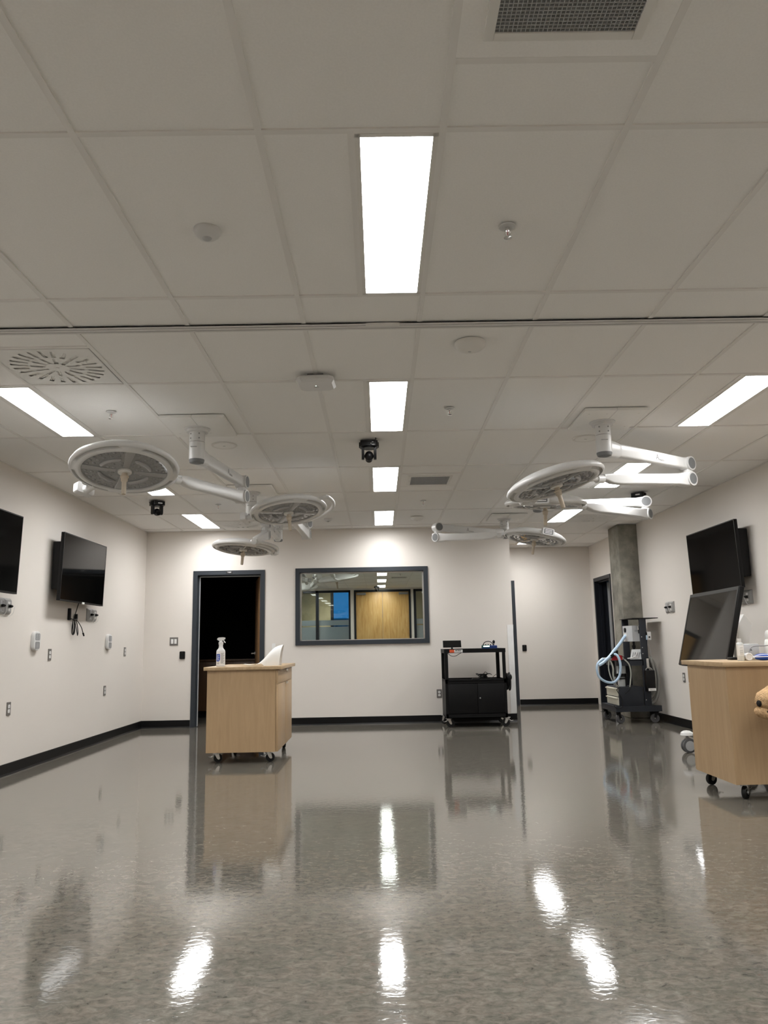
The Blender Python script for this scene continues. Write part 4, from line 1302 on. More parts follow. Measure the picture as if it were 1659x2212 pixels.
for k in range(7):
    mb.b2((-0.036, -0.0326, 0.062 + k * 0.0075), (-0.012 - 0.004 * (k % 3), -0.0321, 0.0645 + k * 0.0075))
mb.build('panel_print', M['paper'], lb, 0)

# curved white plastic sheet standing on the first cabinet
t = thing('curved_sheet', 'white curved plastic sheet standing like a fin on the maple cabinet', 'plastic sheet', T(-1.10, 7.86, ZT))
sp_ = spl([(-0.255, 0, 0.020), (-0.20, 0, 0.012), (-0.15, 0, 0.012), (-0.10, 0, 0.030), (-0.05, 0, 0.075), (0.0, 0, 0.130), (0.045, 0, 0.172), (0.085, 0, 0.192), (0.135, 0, 0.203)], 6)
rows = []
for i, p in enumerate(sp_):
    q = i / (len(sp_) - 1)
    hw_ = 0.055 + 0.045 * min(1, q * 1.6)
    drop = max(0.0, min(1.0, (q - 0.30) / 0.25))
    row = []
    for k in range(25):
        s = -1 + 2 * k / 24
        a = s * PI / 2
        flat = V((p.x, s * hw_, p.z))
        xx = p.x - 0.03 * drop * (1 - math.cos(a)) * q
        zz = p.z * (max(0.0, math.cos(a)) ** 0.55) if abs(s) < 1 else 0.0
        arch = V((xx, hw_ * math.sin(a), zz))
        row.append(flat.lerp(arch, drop))
    rows.append(row)
vs, fs = [], []
n = 25
for off in (0.0, -0.003):
    for row in rows:
        vs += [p + V((0, 0, off)) if off == 0 else V((p.x - off * 0.0, p.y * 0.96, max(p.z + off, -0.0))) for p in row]
R_ = len(rows)
for L_ in (0, 1):
    b0 = L_ * R_ * n
    for i in range(R_ - 1):
        for k in range(n - 1):
            fs.append((b0 + i * n + k, b0 + (i + 1) * n + k, b0 + (i + 1) * n + k + 1, b0 + i * n + k + 1))
B1 = R_ * n
for i in range(R_ - 1):
    for k in (0, n - 1):
        fs.append((i * n + k, (i + 1) * n + k, B1 + (i + 1) * n + k, B1 + i * n + k))
for k in range(n - 1):
    for i in (0, R_ - 1):
        fs.append((i * n + k, i * n + k + 1, B1 + i * n + k + 1, B1 + i * n + k))
MB().add(vs, fs).build('sheet', M['whitemat'], t, 50)

# low maple counter inside the dark room
t = thing('base_cabinet', 'low wooden counter in the dark room, glimpsed through the doorway', 'cabinet', T(-2.55, 12.9, 0))
b = MB().b2((-0.72, -0.30, 0.10), (0.62, 0.30, 0.87))
b.build('body', M['wood_shaded'], t, 0)
MB().b2((-0.74, -0.33, 0.87), (0.64, 0.30, 0.90), 0.003).build('countertop', M['wood_shaded'], t)
MB().b2((-0.70, -0.25, 0.0), (0.60, 0.28, 0.10)).build('plinth', M['black'], t, 0)
for a, c in ((-0.71, -0.052), (-0.048, 0.61)):
    o = MB().b2((a, -0.318, 0.11), (c, -0.30, 0.86), 0.001).build('door', M['wood_shaded'], t)
    MB().b2((c - 0.10, -0.34, 0.82), (c - 0.03, -0.316, 0.824)).build('pull', M['steel'], o, 0)

# ------------------------------------------------------------------ black AV cart
t = thing('media_cart', 'black steel media cart with cabinet on castors against the back wall', 'cart', T(1.255, 10.665, 0))
X, Y = 0.402, 0.285
for sx in (-1, 1):
    for sy in (-1, 1):
        x, y = sx * X, sy * Y
        p = MB().b2((x, y, 0.60), (x - sx * 0.044, y - sy * 0.004, 1.0)).b2((x, y, 0.60), (x - sx * 0.004, y - sy * 0.044, 1.0))
        p.build('post', M['blackmetal'], t, 0)
mb = MB()
mb.b2((-X - 0.004, -Y - 0.004, 0.955), (X + 0.004, -Y, 1.008)).b2((-X - 0.004, Y, 0.955), (X + 0.004, Y + 0.004, 1.008)).b2((-X - 0.004, -Y, 0.955), (-X, Y, 1.008)).b2((X, -Y, 0.955), (X + 0.004, Y, 1.008)).b2((-X, -Y, 0.985), (X, Y, 0.992))
mb.build('top_shelf', M['blackmetal'], t, 0)
mb = MB()
mb.b2((-X, -Y, 0.115), (-X + 0.004, Y, 0.61)).b2((X - 0.004, -Y, 0.115), (X, Y, 0.61)).b2((-X, Y - 0.004, 0.115), (X, Y, 0.61)).b2((-X, -Y, 0.115), (X, Y, 0.125)).b2((-X, -Y, 0.585), (X, Y, 0.592)).b2((-X, -Y, 0.56), (X, -Y + 0.006, 0.612)).b2((-X, -Y, 0.115), (X, -Y + 0.006, 0.17)).b2((-X, -Y, 0.115), (-X + 0.03, -Y + 0.006, 0.61)).b2((X - 0.03, -Y, 0.115), (X, -Y + 0.006, 0.61))
mb.build('cabinet_body', M['blackmetal'], t, 0)
for a, c in ((-X + 0.032, 0.016), (0.020, X - 0.032)):
    o = MB().b2((a, -Y - 0.006, 0.178), (c, -Y + 0.004, 0.555), 0.002).build('door', M['blackmetal'], t)
    if a > 0:
        MB().cyl((0.047, -Y - 0.006, 0.37), (0.047, -Y - 0.016, 0.37), 0.012, 0.010, 16).build('lock', M['chrome'], o)
for x, y, yw in ((-0.37, -0.25, 0.2), (0.40, -0.25, 2.9), (0.38, 0.24, 0.3), (-0.38, 0.24, 2.2)):
    castor(t, x, y, 0.052, 0.118, yw, wide=0.028)
lb = MB().b2((-0.335, -Y - 0.0055, 0.962), (-0.162, -Y - 0.0035, 0.999)).build('label', M['paper'], t, 0)
MB().b2((-0.335, -Y - 0.0062, 0.962), (-0.272, -Y - 0.0052, 0.999)).build('orange_block', M['orange'], lb, 0)
text('label_lettering', 'MOBILE', 0.026, M['ink'], FR((-0.218, -Y - 0.0060, 0.985), (1, 0, 0), (0, 0, 1)), lb, bold=0.0008, sx=0.9)
CT = V((1.255, 10.665, 0))

t = thing('tablet', 'dark tablet on a low stand, left end of the media cart top', 'tablet', T(0.97, 10.52, 0.992))
pm = FR((0, 0.0, 0.082), (1, 0, 0.0), (0, 0.35, 0.94)) @ Matrix.Rotation(0.0, 4, 'X')
sh = Matrix.Identity(4)
MB().box((0, 0, 0), (0.245, 0.098, 0.010), 0.003, T(0.0, 0, 0) @ pm).build('body', M['black'], t)
MB().b2((-0.117, -0.044, 0.005), (0.117, 0.044, 0.0062), 0, pm).build('screen', M['screenmat'], t, 0)
MB().b2((-0.05, -0.03, 0.0), (0.05, 0.06, 0.012), 0.004).tube([(0, 0.02, 0.01), (0, 0.03, 0.05), (0, 0.012, 0.09)], 0.012, 10).build('stand', M['black'], t)
MB().tube([p - V((0.97, 10.52, 0.992)) for p in spl([(0.89, 10.372, 0.968), (0.91, 10.372, 0.94), (0.95, 10.37, 0.915), (1.0, 10.37, 0.918), (1.05, 10.37, 0.945), (1.085, 10.372, 0.962)])], 0.0035, 8).build('cord', M['black'], t)

t = thing('document_camera', 'small blue and green device with black cable and round head on the media cart', 'device', T(1.47, 10.53, 0.992))
MB().b2((-0.105, -0.06, 0.0), (0.105, 0.06, 0.022), 0.006).build('base', M['bluecase'], t)
MB().b2((0.0, -0.055, 0.018), (0.10, 0.05, 0.055), 0.010).build('blue_case', M['bluecase'], t)
gc = MB().b2((-0.10, -0.055, 0.018), (0.0, 0.05, 0.060), 0.008).build('green_case', M['green'], t)
MB().b2((-0.085, -0.0565, 0.036), (-0.005, -0.054, 0.050)).build('lit_panel', M['led_on'], gc, 0)
mb = MB()
for k in range(4):
    mb.cyl((-0.08 + k * 0.032, -0.02, 0.055), (-0.08 + k * 0.032, -0.02, 0.072), 0.007, n=12)
mb.build('knobs', M['black'], gc)
MB().tube(spl([(-0.085, 0, 0.06), (-0.06, 0, 0.095), (-0.01, 0, 0.108), (0.035, 0, 0.09), (0.055, 0, 0.055)]), 0.005, 8).build('cable', M['black'], t)
st = MB().tube([(0.062, 0.0, 0.05), (0.062, 0.0, 0.085)], 0.006, 8).sph((0.062, 0, 0.100), (0.018, 0.012, 0.024))
st.build('round_head', M['black'], t)
o = MB().b2((1.555, 10.44, 0.992), (1.645, 10.60, 1.004), 0.003).build('black_pad', M['black'])
tag(o, 'flat black pad at the right end of the media cart top', 'pad')

t = thing('cable_heap', 'heap of tangled black cables on the middle shelf of the media cart', 'cables', T(1.42, 10.60, 0.592))
rc = random.Random(11)
mb = MB()
for k in range(7):
    c0 = V((rc.uniform(-0.07, 0.02), rc.uniform(-0.05, 0.05), 0.012))
    P = []
    for j in range(9):
        a = j / 8 * 2 * PI * rc.uniform(0.9, 1.3)
        P.append(c0 + V((0.055 * math.cos(a) + rc.uniform(-.012, .012), 0.04 * math.sin(a), 0.012 + 0.055 * abs(math.sin(a * 0.7 + k)))))
    mb.tube(spl(P, 5), 0.0042, 6)
mb.build('coils', M['black'], t)
MB().tube(spl([(-0.02, 0, 0.03), (-0.03, 0, 0.075), (-0.01, -0.01, 0.103), (0.02, -0.01, 0.085), (0.03, -0.01, 0.072)]), 0.0035, 6).tube(spl([(0.02, 0, 0.02), (0.08, -0.02, 0.03), (0.12, -0.01, 0.060), (0.15, 0, 0.075), (0.165, 0, 0.05), (0.16, 0.01, 0.004)]), 0.003, 6).build('loose_ends', M['black'], t)
MB().b2((-0.19, -0.06, 0.0), (-0.09, 0.02, 0.022), 0.004).b2((0.06, -0.05, 0.0), (0.10, -0.01, 0.024), 0.006).build('power_brick', M['black'], t)

t = thing('hanging_cable_coil', 'thick black cable coil hung on the right side of the media cart', 'cables', T(1.70, 10.52, 0.60))
mb = MB()
for k, (w_, h_) in enumerate(((0.05, 0.20), (0.065, 0.17), (0.045, 0.22))):
    P = [V((-0.015 + 0.016 * k, 0.09 * math.cos(a) * (w_ / 0.05) - 0.01, -0.03 + h_ * 0.5 * math.sin(a) + (0.0))) for a in [2 * PI * q / 20 for q in range(20)]]
    mb.tube(P, 0.012, 8, closed=True)
mb.build('coil', M['black'], t)
MB().sph((-0.0, -0.13, 0.03), (0.034, 0.025, 0.045)).sph((0.015, 0.06, 0.02), (0.030, 0.04, 0.05)).build('plug_ends', M['black'], t)

# ------------------------------------------------------------------ slate equipment cart with hoses
OX, OY = 3.40, 10.72
t = thing('anaesthesia_cart', 'tall slate grey equipment cart with hoses and drawers by the concrete column', 'medical cart', T(OX, OY, 0))
def P_(x, y, z):
    return (x - OX, y - OY, z)
mb = MB()
YF_ = 10.44                         # front plane of the cart
mb.b2(P_(3.095, YF_, 0.15), P_(3.700, YF_ + 0.055, 0.225)).b2(P_(3.095, YF_ + 0.055, 0.15), P_(3.155, 11.10, 0.225)).b2(P_(3.155, 11.04, 0.15), P_(3.46, 11.10, 0.225))
mb.b2(P_(3.155, YF_ + 0.055, 0.20), P_(3.50, 11.04, 0.225))
mb.build('base_frame', M['cartslate'], t, 0)
for x, y, yw in ((3.135, 10.50, 0.2), (3.645, 10.50, 2.9), (3.125, 11.06, 0.2)):
    castor(t, x - OX, y - OY, 0.058, 0.15, yw, wheel=M['greyrubber'], wide=0.034, fork=M['blackmetal'])
MB().b2(P_(3.150, YF_ + 0.01, 0.225), P_(3.475, 11.0, 0.468), 0.004).build('drawer_cabinet', M['cartslate'], t)
for z0, z1 in ((0.232, 0.335), (0.345, 0.455)):
    d = MB().b2(P_(3.138, YF_ + 0.03, z0), P_(3.150, 10.98, z1), 0.003)
    d.b2(P_(3.122, YF_ + 0.03, z1 - 0.022), P_(3.140, 10.98, z1 - 0.006), 0.003)
    d.build('drawer', M['cream'], t)
pm_ = MB().b2(P_(3.482, YF_, 0.225), P_(3.572, YF_ + 0.03, 1.362), 0.003).build('front_post', M['cartslate'], t)
mb = MB()
for zz in (1.12, 0.98, 0.90, 0.30):
    mb.cyl(P_(3.50, YF_, zz), P_(3.50, YF_ - 0.004, zz), 0.006, n=8)
mb.build('post_screws', M['steel'], pm_)
MB().b2(P_(3.405, 10.94, 0.225), P_(3.495, 10.97, 1.362), 0.003).build('rear_post', M['cartslate'], t)
MB().b2(P_(3.385, YF_ - 0.01, 1.362), P_(3.735, 10.98, 1.372), 0.002).build('top_plate', M['blackmetal'], t)
MB().b2(P_(3.17, YF_, 0.745), P_(3.50, YF_ + 0.006, 0.822)).b2(P_(3.17, YF_, 0.812), P_(3.50, 11.02, 0.822)).b2(P_(3.17, YF_, 0.745), P_(3.176, 11.02, 0.815)).build('work_shelf', M['cartslate'], t, 0)
# ventilator block on the posts
mb = MB().prism([(3.405 - OX, 10.52 - OY), (3.505 - OX, 10.52 - OY), (3.505 - OX, 10.80 - OY), (3.365 - OX, 10.80 - OY), (3.365 - OX, 10.58 - OY)], 1.062, 1.272)
o = mb.build('ventilator', M['greylight'], t)
text('ventilator_mark', 'VENT', 0.022, M['inkgrey'], FR(P_(3.462, 10.5195, 1.20), (1, 0, 0), (0, 0, 1)), o)
MB().lathe([(0.0, 0.0), (0.032, 0.0), (0.032, 0.012), (0.026, 0.016), (0.0, 0.016)], 24, FR(P_(3.365, 10.68, 1.215), (0, 0, 1), (0, -1, 0)) @ Matrix.Rotation(PI, 4, 'X')).build('dial', M['black'], o)
MB().b2(P_(3.345, 10.60, 1.07), P_(3.366, 10.70, 1.17), 0.004).build('hose_port', M['white'], o)
MB().cyl(P_(3.44, 10.60, 1.065), P_(3.44, 10.60, 0.945), 0.016, n=16).cyl(P_(3.44, 10.60, 1.01), P_(3.44, 10.60, 0.975), 0.026, n=16).build('connector', M['black'], t)
MB().cyl(P_(3.44, 10.60, 0.95), P_(3.44, 10.60, 0.90), 0.018, 0.022, 16).build('filter', M['clear'], t)
MB().b2(P_(3.495, 10.475, 0.885), P_(3.535, 10.50, 1.165), 0.003).build('white_panel', M['white'], t)
MB().b2(P_(3.485, 10.475, 1.165), P_(3.540, 10.53, 1.215), 0.004).build('clamp', M['black'], t)
MB().cyl(P_(3.492, 10.52, 1.215), P_(3.492, 10.52, 1.262), 0.014, n=16).cyl(P_(3.522, 10.52, 1.215), P_(3.522, 10.52, 1.262), 0.014, n=16).build('valves', M['chrome'], t)
fm = FR(P_(3.425, 10.475, 0.89), (1, 0, 0), (0.30, 0.25, 0.92))
pk = MB().b2((-0.075, -0.07, -0.004), (0.085, 0.072, 0.002), 0, fm).build('document_pocket', M['clear'], t, 0)
mb = MB()
for k in range(4):
    mb.b2((-0.05 + k * 0.028, -0.05, 0.002), (-0.043 + k * 0.028, 0.03, 0.0055), 0, fm)
mb.b2((0.05, 0.01, 0.002), (0.075, 0.055, 0.004), 0, fm)
mb.build('pocket_print', M['inkgrey'], pk, 0)
MB().tube(spl([P_(3.30, 10.47, 0.838), P_(3.36, 10.46, 0.845), P_(3.42, 10.46, 0.850), P_(3.46, 10.47, 0.836), P_(3.41, 10.48, 0.835)]), 0.008, 8).tube(spl([P_(3.36, 10.46, 0.845), P_(3.40, 10.45, 0.87), P_(3.43, 10.45, 0.92)]), 0.006, 8).build('white_fitting', M['white'], t)
MB().b2(P_(3.575, YF_ - 0.01, 1.078), P_(3.625, YF_ + 0.05, 1.185), 0.004).build('white_unit', M['white'], t)
MB().b2(P_(3.558, YF_ - 0.008, 1.08), P_(3.576, YF_ + 0.045, 1.14), 0.003).build('blue_unit', M['tube'], t)
MB().cyl(P_(3.60, YF_ - 0.0085, 1.115), P_(3.60, YF_ - 0.014, 1.115), 0.012, n=14).b2(P_(3.555, YF_ - 0.010, 1.145), P_(3.572, YF_ + 0.03, 1.18)).build('unit_knobs', M['black'], t)
MB().tube(spl([P_(3.575, YF_ + 0.01, 1.08), P_(3.59, YF_ - 0.005, 1.0), P_(3.605, YF_ - 0.004, 0.9), P_(3.61, YF_ - 0.004, 0.78)]), 0.0028, 6).build('unit_cord', M['greylight'], t)
# black battery box with steel strap
bb = MB().b2(P_(3.495, YF_ - 0.075, 0.412), P_(3.615, YF_ - 0.002, 0.682), 0.004).build('battery_box', M['black'], t)
MB().b2(P_(3.515, YF_ - 0.0768, 0.418), P_(3.615, YF_ - 0.0745, 0.452)).build('label', M['paper'], bb, 0)
text('label_lettering', 'Size: 1.5', 0.019, M['inkgrey'], FR(P_(3.565, YF_ - 0.0770, 0.435), (1, 0, 0), (0, 0, 1)), bb)
MB().b2(P_(3.535, YF_ - 0.016, 0.70), P_(3.568, YF_ - 0.006, 0.835), 0.003).build('strap', M['steel'], t)
MB().tube(spl([P_(3.515, YF_ - 0.035, 0.66), P_(3.512, YF_ - 0.035, 0.69), P_(3.53, YF_ - 0.03, 0.712), P_(3.575, YF_ - 0.03, 0.712), P_(3.592, YF_ - 0.035, 0.69), P_(3.590, YF_ - 0.035, 0.66)]), 0.004, 8).build('handle', M['steel'], bb)
# grey hose hung in loops at the right
for k, (rx, rz, cz_, cyo) in enumerate(((0.135, 0.300, 0.545, 0.02), (0.115, 0.285, 0.550, 0.055), (0.160, 0.310, 0.530, 0.09), (0.100, 0.270, 0.560, 0.125), (0.075, 0.250, 0.590, -0.01))):
    P = []
    for q in range(19):
        a = PI * 0.56 - 1.10 * PI * q / 18
        P.append(V(P_(3.590 + rx * math.cos(a), 10.53 + cyo, cz_ + rz * math.sin(a))))
    MB().tube(P, 0.0195, 10).build('grey_hose', M['hose'], t)
MB().cyl(P_(3.575, 10.50, 0.83), P_(3.575, 10.66, 0.83), 0.010, n=12).build('hose_hook', M['blackmetal'], t)
# red block with pale blue breathing tubes at the left
rb = MB().prism([(3.083 - OX, 0.819), (3.230 - OX, 0.819), (3.230 - OX, 0.880), (3.16 - OX, 0.890), (3.10 - OX, 0.876), (3.058 - OX, 0.845)], -(10.54 - OY), -(10.46 - OY), FR((0, 0, 0), (1, 0, 0), (0, 0, 1))).build('red_block', M['red'], t)
MB().b2(P_(3.165, 10.46, 0.80), P_(3.245, 10.56, 0.819)).build('block_bracket', M['blackmetal'], t, 0)
MB().tube([P_(3.052, 10.40, 0.868), P_(3.125, 10.43, 0.918)], 0.026, 12).cyl(P_(3.168, 10.48, 0.875), P_(3.168, 10.48, 0.948), 0.016, n=14).build('block_clip', M['black'], t)
MB().tube(spl([P_(*p) for p in ((3.350, 10.64, 1.14), (3.316, 10.60, 1.118), (3.222, 10.52, 1.029), (3.118, 10.44, 0.942), (3.044, 10.40, 0.872), (2.952, 10.38, 0.798), (2.885, 10.375, 0.762))], 6), 0.021, 12).build('breathing_tube', M['tube'], t)
MB().tube(spl([P_(*p) for p in ((2.952, 10.395, 0.845), (2.905, 10.385, 0.812), (2.868, 10.375, 0.770), (2.856, 10.37, 0.707), (2.876, 10.37, 0.617), (2.941, 10.37, 0.557), (3.020, 10.37, 0.533), (3.085, 10.37, 0.546), (3.143, 10.37, 0.612), (3.169, 10.37, 0.719), (3.162, 10.37, 0.822), (3.141, 10.38, 0.880), (3.112, 10.40, 0.900), (3.085, 10.43, 0.882))], 6), 0.0165, 12).build('breathing_tube', M['tube'], t)
MB().tube(spl([P_(*p) for p in ((3.075, 10.455, 0.840), (3.02, 10.43, 0.846), (2.950, 10.40, 0.842))]), 0.014, 10).build('tube_end', M['white'], t)
MB().tube(spl([P_(*p) for p in ((2.960, 10.405, 0.842), (3.023, 10.42, 0.830), (3.058, 10.41, 0.796), (3.078, 10.40, 0.720), (3.078, 10.41, 0.624), (3.102, 10.43, 0.527), (3.121, 10.45, 0.478))], 6), 0.011, 10).build('thin_tube', M['thintube'], t)
MB().tube(spl([P_(3.245, 10.44, 0.83), P_(3.30, 10.42, 0.76), P_(3.315, 10.42, 0.65), P_(3.305, 10.43, 0.54), P_(3.295, 10.44, 0.472)]), 0.009, 8).build('thin_tube', M['thintube'], t)
MB().tube(spl([P_(3.06, 10.50, 0.83), P_(3.045, 10.49, 0.72), P_(3.06, 10.47, 0.60), P_(3.10, 10.47, 0.52), P_(3.16, 10.48, 0.475)]), 0.008, 8).build('thin_tube', M['thintube'], t)
mb = MB()
mb.tube(spl([P_(3.165, 10.43, 0.468), P_(3.115, 10.42, 0.44), P_(3.14, 10.415, 0.38), P_(3.175, 10.415, 0.31), P_(3.165, 10.415, 0.22), P_(3.10, 10.42, 0.20), P_(3.07, 10.44, 0.235)]), 0.005, 6)
mb.tube(spl([P_(3.20, 10.43, 0.88), P_(3.27, 10.42, 0.84), P_(3.31, 10.425, 0.80)]), 0.004, 6)
mb.tube(spl([P_(3.31, 10.43, 0.50), P_(3.29, 10.42, 0.45), P_(3.24, 10.42, 0.40), P_(3.215, 10.42, 0.385)]), 0.005, 6)
mb.build('black_cables', M['black'], t)
MB().lathe([(0.0, 0.47), (0.045, 0.47), (0.045, 0.60), (0.0, 0.60)], 28, T(3.25 - OX, 10.62 - OY, 0)).lathe([(0.0, 0.62), (0.06, 0.62), (0.06, 0.74), (0.0, 0.74)], 28, T(3.25 - OX, 10.62 - OY, 0)).build('absorber_canister', M['clear'], t)
MB().lathe([(0.0, 0.598), (0.075, 0.598), (0.075, 0.64), (0.0, 0.64)], 28, T(3.24 - OX, 10.60 - OY, 0)).b2(P_(3.16, 10.57, 0.565), P_(3.30, 10.60, 0.578)).cyl(P_(3.31, 10.66, 0.47), P_(3.31, 10.66, 0.745), 0.014, n=14).cyl(P_(3.13, 10.56, 0.60), P_(3.13, 10.56, 0.81), 0.022, n=14).build('canister_clamp', M['black'], t)

# ------------------------------------------------------------------ touch display on a rolling stand, leaning back
tilt_ = math.radians(14.2)
DM = FR((2.984, 7.110, 1.172), (-0.0586, -0.998, 0), (math.sin(tilt_) * 0.998, -math.sin(tilt_) * 0.0586, math.cos(tilt_)))
t = thing('touch_display', 'large grey touch display leaning back on a white rolling stand', 'display', T(3.15, 7.105, 0))
inv_ = T(-3.15, -7.105, 0)
DL = inv_ @ DM
W, Hh = 1.22, 0.705
MB().box((0, 0, -0.022), (W, Hh, 0.044), 0.006, DL).build('display_body', M['black'], t)
bz = MB()
for a, c in (((-W / 2 + .004, -Hh / 2 + .004), (W / 2 - .004, -Hh / 2 + 0.04)), ((-W / 2 + .004, Hh / 2 - 0.035), (W / 2 - .004, Hh / 2 - .004)), ((-W / 2 + .004, -Hh / 2 + 0.04), (-W / 2 + 0.03, Hh / 2 - 0.035)), ((W / 2 - 0.03, -Hh / 2 + 0.04), (W / 2 - .004, Hh / 2 - 0.035))):
    bz.b2((a[0], a[1], -0.001), (c[0], c[1], 0.003), 0, DL)
bz.build('bezel', M['black'], t, 0)
MB().b2((-W / 2 + 0.03, -Hh / 2 + 0.04, -0.001), (W / 2 - 0.03, Hh / 2 - 0.035, 0.0012), 0, DL).build('screen', M['screenmat'], t, 0)
mb = MB().b2((-0.20, -0.16, -0.080), (0.20, 0.16, -0.043), 0.008, DL).b2((-0.09, -0.09, -0.26), (0.09, 0.09, -0.075), 0.01, DL)
mb.build('mount_bracket', M['whitemat'], t)
pl = MB()
pl.prism([(0.09, 0.14), (0.18, 0.14), (0.17, 1.02), (0.215, 1.20), (0.15, 1.29), (0.07, 1.16), (0.09, 0.98)], -0.07, 0.07, FR((0, 0, 0), (1, 0, 0), (0, 0, 1)))
pl.build('column', M['whitemat'], t)
bs = MB()
for s in (-1, 1):
    bs.loft([(V((-0.22, s * 0.60, 0.175)), V((0, 1, 0)), V((0, 0, 1)), 0.06, 0.022, 0.008), (V((0.0, s * 0.52, 0.178)), V((0, 1, 0)), V((0, 0, 1)), 0.075, 0.03, 0.01), (V((0.19, s * 0.10, 0.185)), V((0.6, 0.8 * s, 0)).normalized(), V((0, 0, 1)), 0.11, 0.05, 0.012)])
    bs.loft([(V((0.46, s * 0.50, 0.175)), V((0, 1, 0)), V((0, 0, 1)), 0.06, 0.022, 0.008), (V((0.19, s * 0.10, 0.185)), V((0.6, -0.8 * s, 0)).normalized(), V((0, 0, 1)), 0.11, 0.05, 0.012)])
    bs.lathe([(0.0, 0.21), (0.03, 0.205), (0.055, 0.19), (0.062, 0.165), (0.0, 0.165)], 24, T(-0.20, s * 0.60, 0))
bs.build('base', M['white'], t)
for x, y, yw in ((-0.20, 0.60, 0.1), (-0.20, -0.60, 0.1), (0.44, 0.49, 2.0), (0.44, -0.49, 1.0)):
    m = T(x, y, 0) @ Matrix.Rotation(PI + yw, 4, 'Z')
    c = MB().cyl((0, 0, 0.12), (0, 0, 0.17), 0.014, n=14, M=m)
    c.prism([(-0.03, 0.10), (0.03, 0.13), (-0.01, 0.145), (-0.065, 0.12)], -0.012, 0.012, m @ FR((0, 0, 0), (1, 0, 0), (0, 0, 1)))
    co = c.build('castor', M['grey'], t)
    for s in (-1, 1):
        wm = m @ FR((-0.01, s * 0.020, 0.066), (1, 0, 0), (0, 0, 1))
        MB().lathe([(0.0, -0.011), (0.058, -0.013), (0.066, -0.008), (0.066, 0.008), (0.058, 0.013), (0.0, 0.011)], 36, wm).build('wheel', M['greyrubber'], co)
        MB().lathe([(0.0, -0.0135), (0.047, -0.0135), (0.047, 0.0135), (0.0, 0.0135)], 36, wm).build('hub', M['greylight'], co)

# ------------------------------------------------------------------ things on the right-hand cabinet
t = thing('squeeze_bottle', 'frosted plastic bottle with white cap on the right cabinet', 'bottle', T(2.595, 5.64, ZR) @ Matrix.Diagonal((0.88, 0.88, 0.93, 1)))
MB().lathe([(0.0, 0.0), (0.025, 0.0), (0.0275, 0.004), (0.0275, 0.125), (0.024, 0.136), (0.0155, 0.140), (0.0155, 0.146), (0.0, 0.146)], 32).build('bottle', M['bottlebody'], t)
MB().lathe([(0.0, 0.139), (0.0165, 0.139), (0.0165, 0.167), (0.014, 0.169), (0.0, 0.169)], 24).build('cap', M['white'], t)
lb = MB().lathe([(0.0277, 0.04), (0.0280, 0.04), (0.0280, 0.118), (0.0277, 0.118)], 32).build('label', M['paper'], t)
mb = MB()
for zz, hh in ((0.098, 0.004), (0.080, 0.003), (0.072, 0.003), (0.060, 0.005), (0.050, 0.003)):
    mb.b2((-0.013, -0.0285, zz), (0.010, -0.024, zz + hh))
mb.build('label_print', M['greylight'], lb, 0)

t = thing('jar', 'small white round jar lying on its side, cap towards the viewer', 'jar', FR((2.648, 5.64, ZR + 0.028), (1, 0, 0), (0, 0, 1)))
MB().lathe([(0.0, -0.05), (0.024, -0.05), (0.026, -0.045), (0.026, 0.0), (0.0, 0.0)], 32).build('body', M['clear'], t)
MB().lathe([(0.0, 0.0), (0.028, -0.002), (0.028, 0.016), (0.025, 0.019), (0.020, 0.0195), (0.018, 0.017), (0.0, 0.017)], 36).build('cap', M['white'], t)

t = thing('blue_device', 'blue rounded handheld device with white stripes at the right edge', 'device', T(2.742, 5.64, ZR))
MB().sph((0.02, 0, 0.0252), (0.075, 0.034, 0.025), n=28, m=16).build('body', M['blue'], t)
mb = MB()
for ph in (0.1, 0.75):
    P = []
    for q in range(15):
        a = -0.3 + PI * 1.05 * q / 14
        P.append(V((0.02 - 0.075 * math.cos(a) * 0.985, -0.034 * math.sin(a) * math.cos(ph) * 1.03, 0.0252 + 0.025 * math.sin(a) * math.sin(ph) * 1.03)))
    mb.tube(P, 0.0028, 6)
mb.build('stripes', M['paper'], t)
MB().cyl((-0.052, 0, 0.022), (-0.068, 0, 0.018), 0.013, 0.009, 14).build('nozzle', M['greylight'], t)
MB().tube(spl([(-0.062, 0.03, 0.012), (-0.064, 0.04, 0.06), (-0.045, 0.045, 0.092), (-0.01, 0.05, 0.102), (0.05, 0.05, 0.103), (0.12, 0.05, 0.105), (0.16, 0.05, 0.07), (0.165, 0.04, 0.012), (0.10, 0.0, 0.02)]), 0.004, 8).build('cord', M['grey'], t)

t = thing('equipment_box', 'pale grey equipment box with a dark triangle mark behind the bottle', 'box', T(2.752, 5.82, ZR))
MB().b2((-0.07, -0.04, 0.0), (0.05, 0.06, 0.118), 0.006).build('case', M['greylight'], t)
MB().prism([(-0.012, 0.068), (0.012, 0.068), (0, 0.090)], 0.0398, 0.0408, FR((-0.015, 0, 0), (1, 0, 0), (0, 0, 1))).build('triangle_mark', M['inkgrey'], t, 0)
o = MB().b2((2.635, 5.88, ZR), (2.70, 5.96, ZR + 0.020), 0.004).build('black_tray', M['black'])
tag(o, 'small black tray on the right cabinet beside the touch display edge', 'tray')
t = thing('lotion_bottle', 'white rounded pump bottle cut off by the right edge, on the cabinet', 'bottle', T(2.862, 5.74, ZR))
MB().lathe([(0.0, 0.0), (0.032, 0.0), (0.036, 0.006), (0.036, 0.12), (0.030, 0.145), (0.018, 0.155), (0.0, 0.155)], 32).build('bottle', M['whitemat'], t)
MB().lathe([(0.0, 0.15), (0.026, 0.152), (0.028, 0.160), (0.026, 0.195), (0.018, 0.212), (0.0, 0.216)], 28).build('pump_head', M['white'], t)

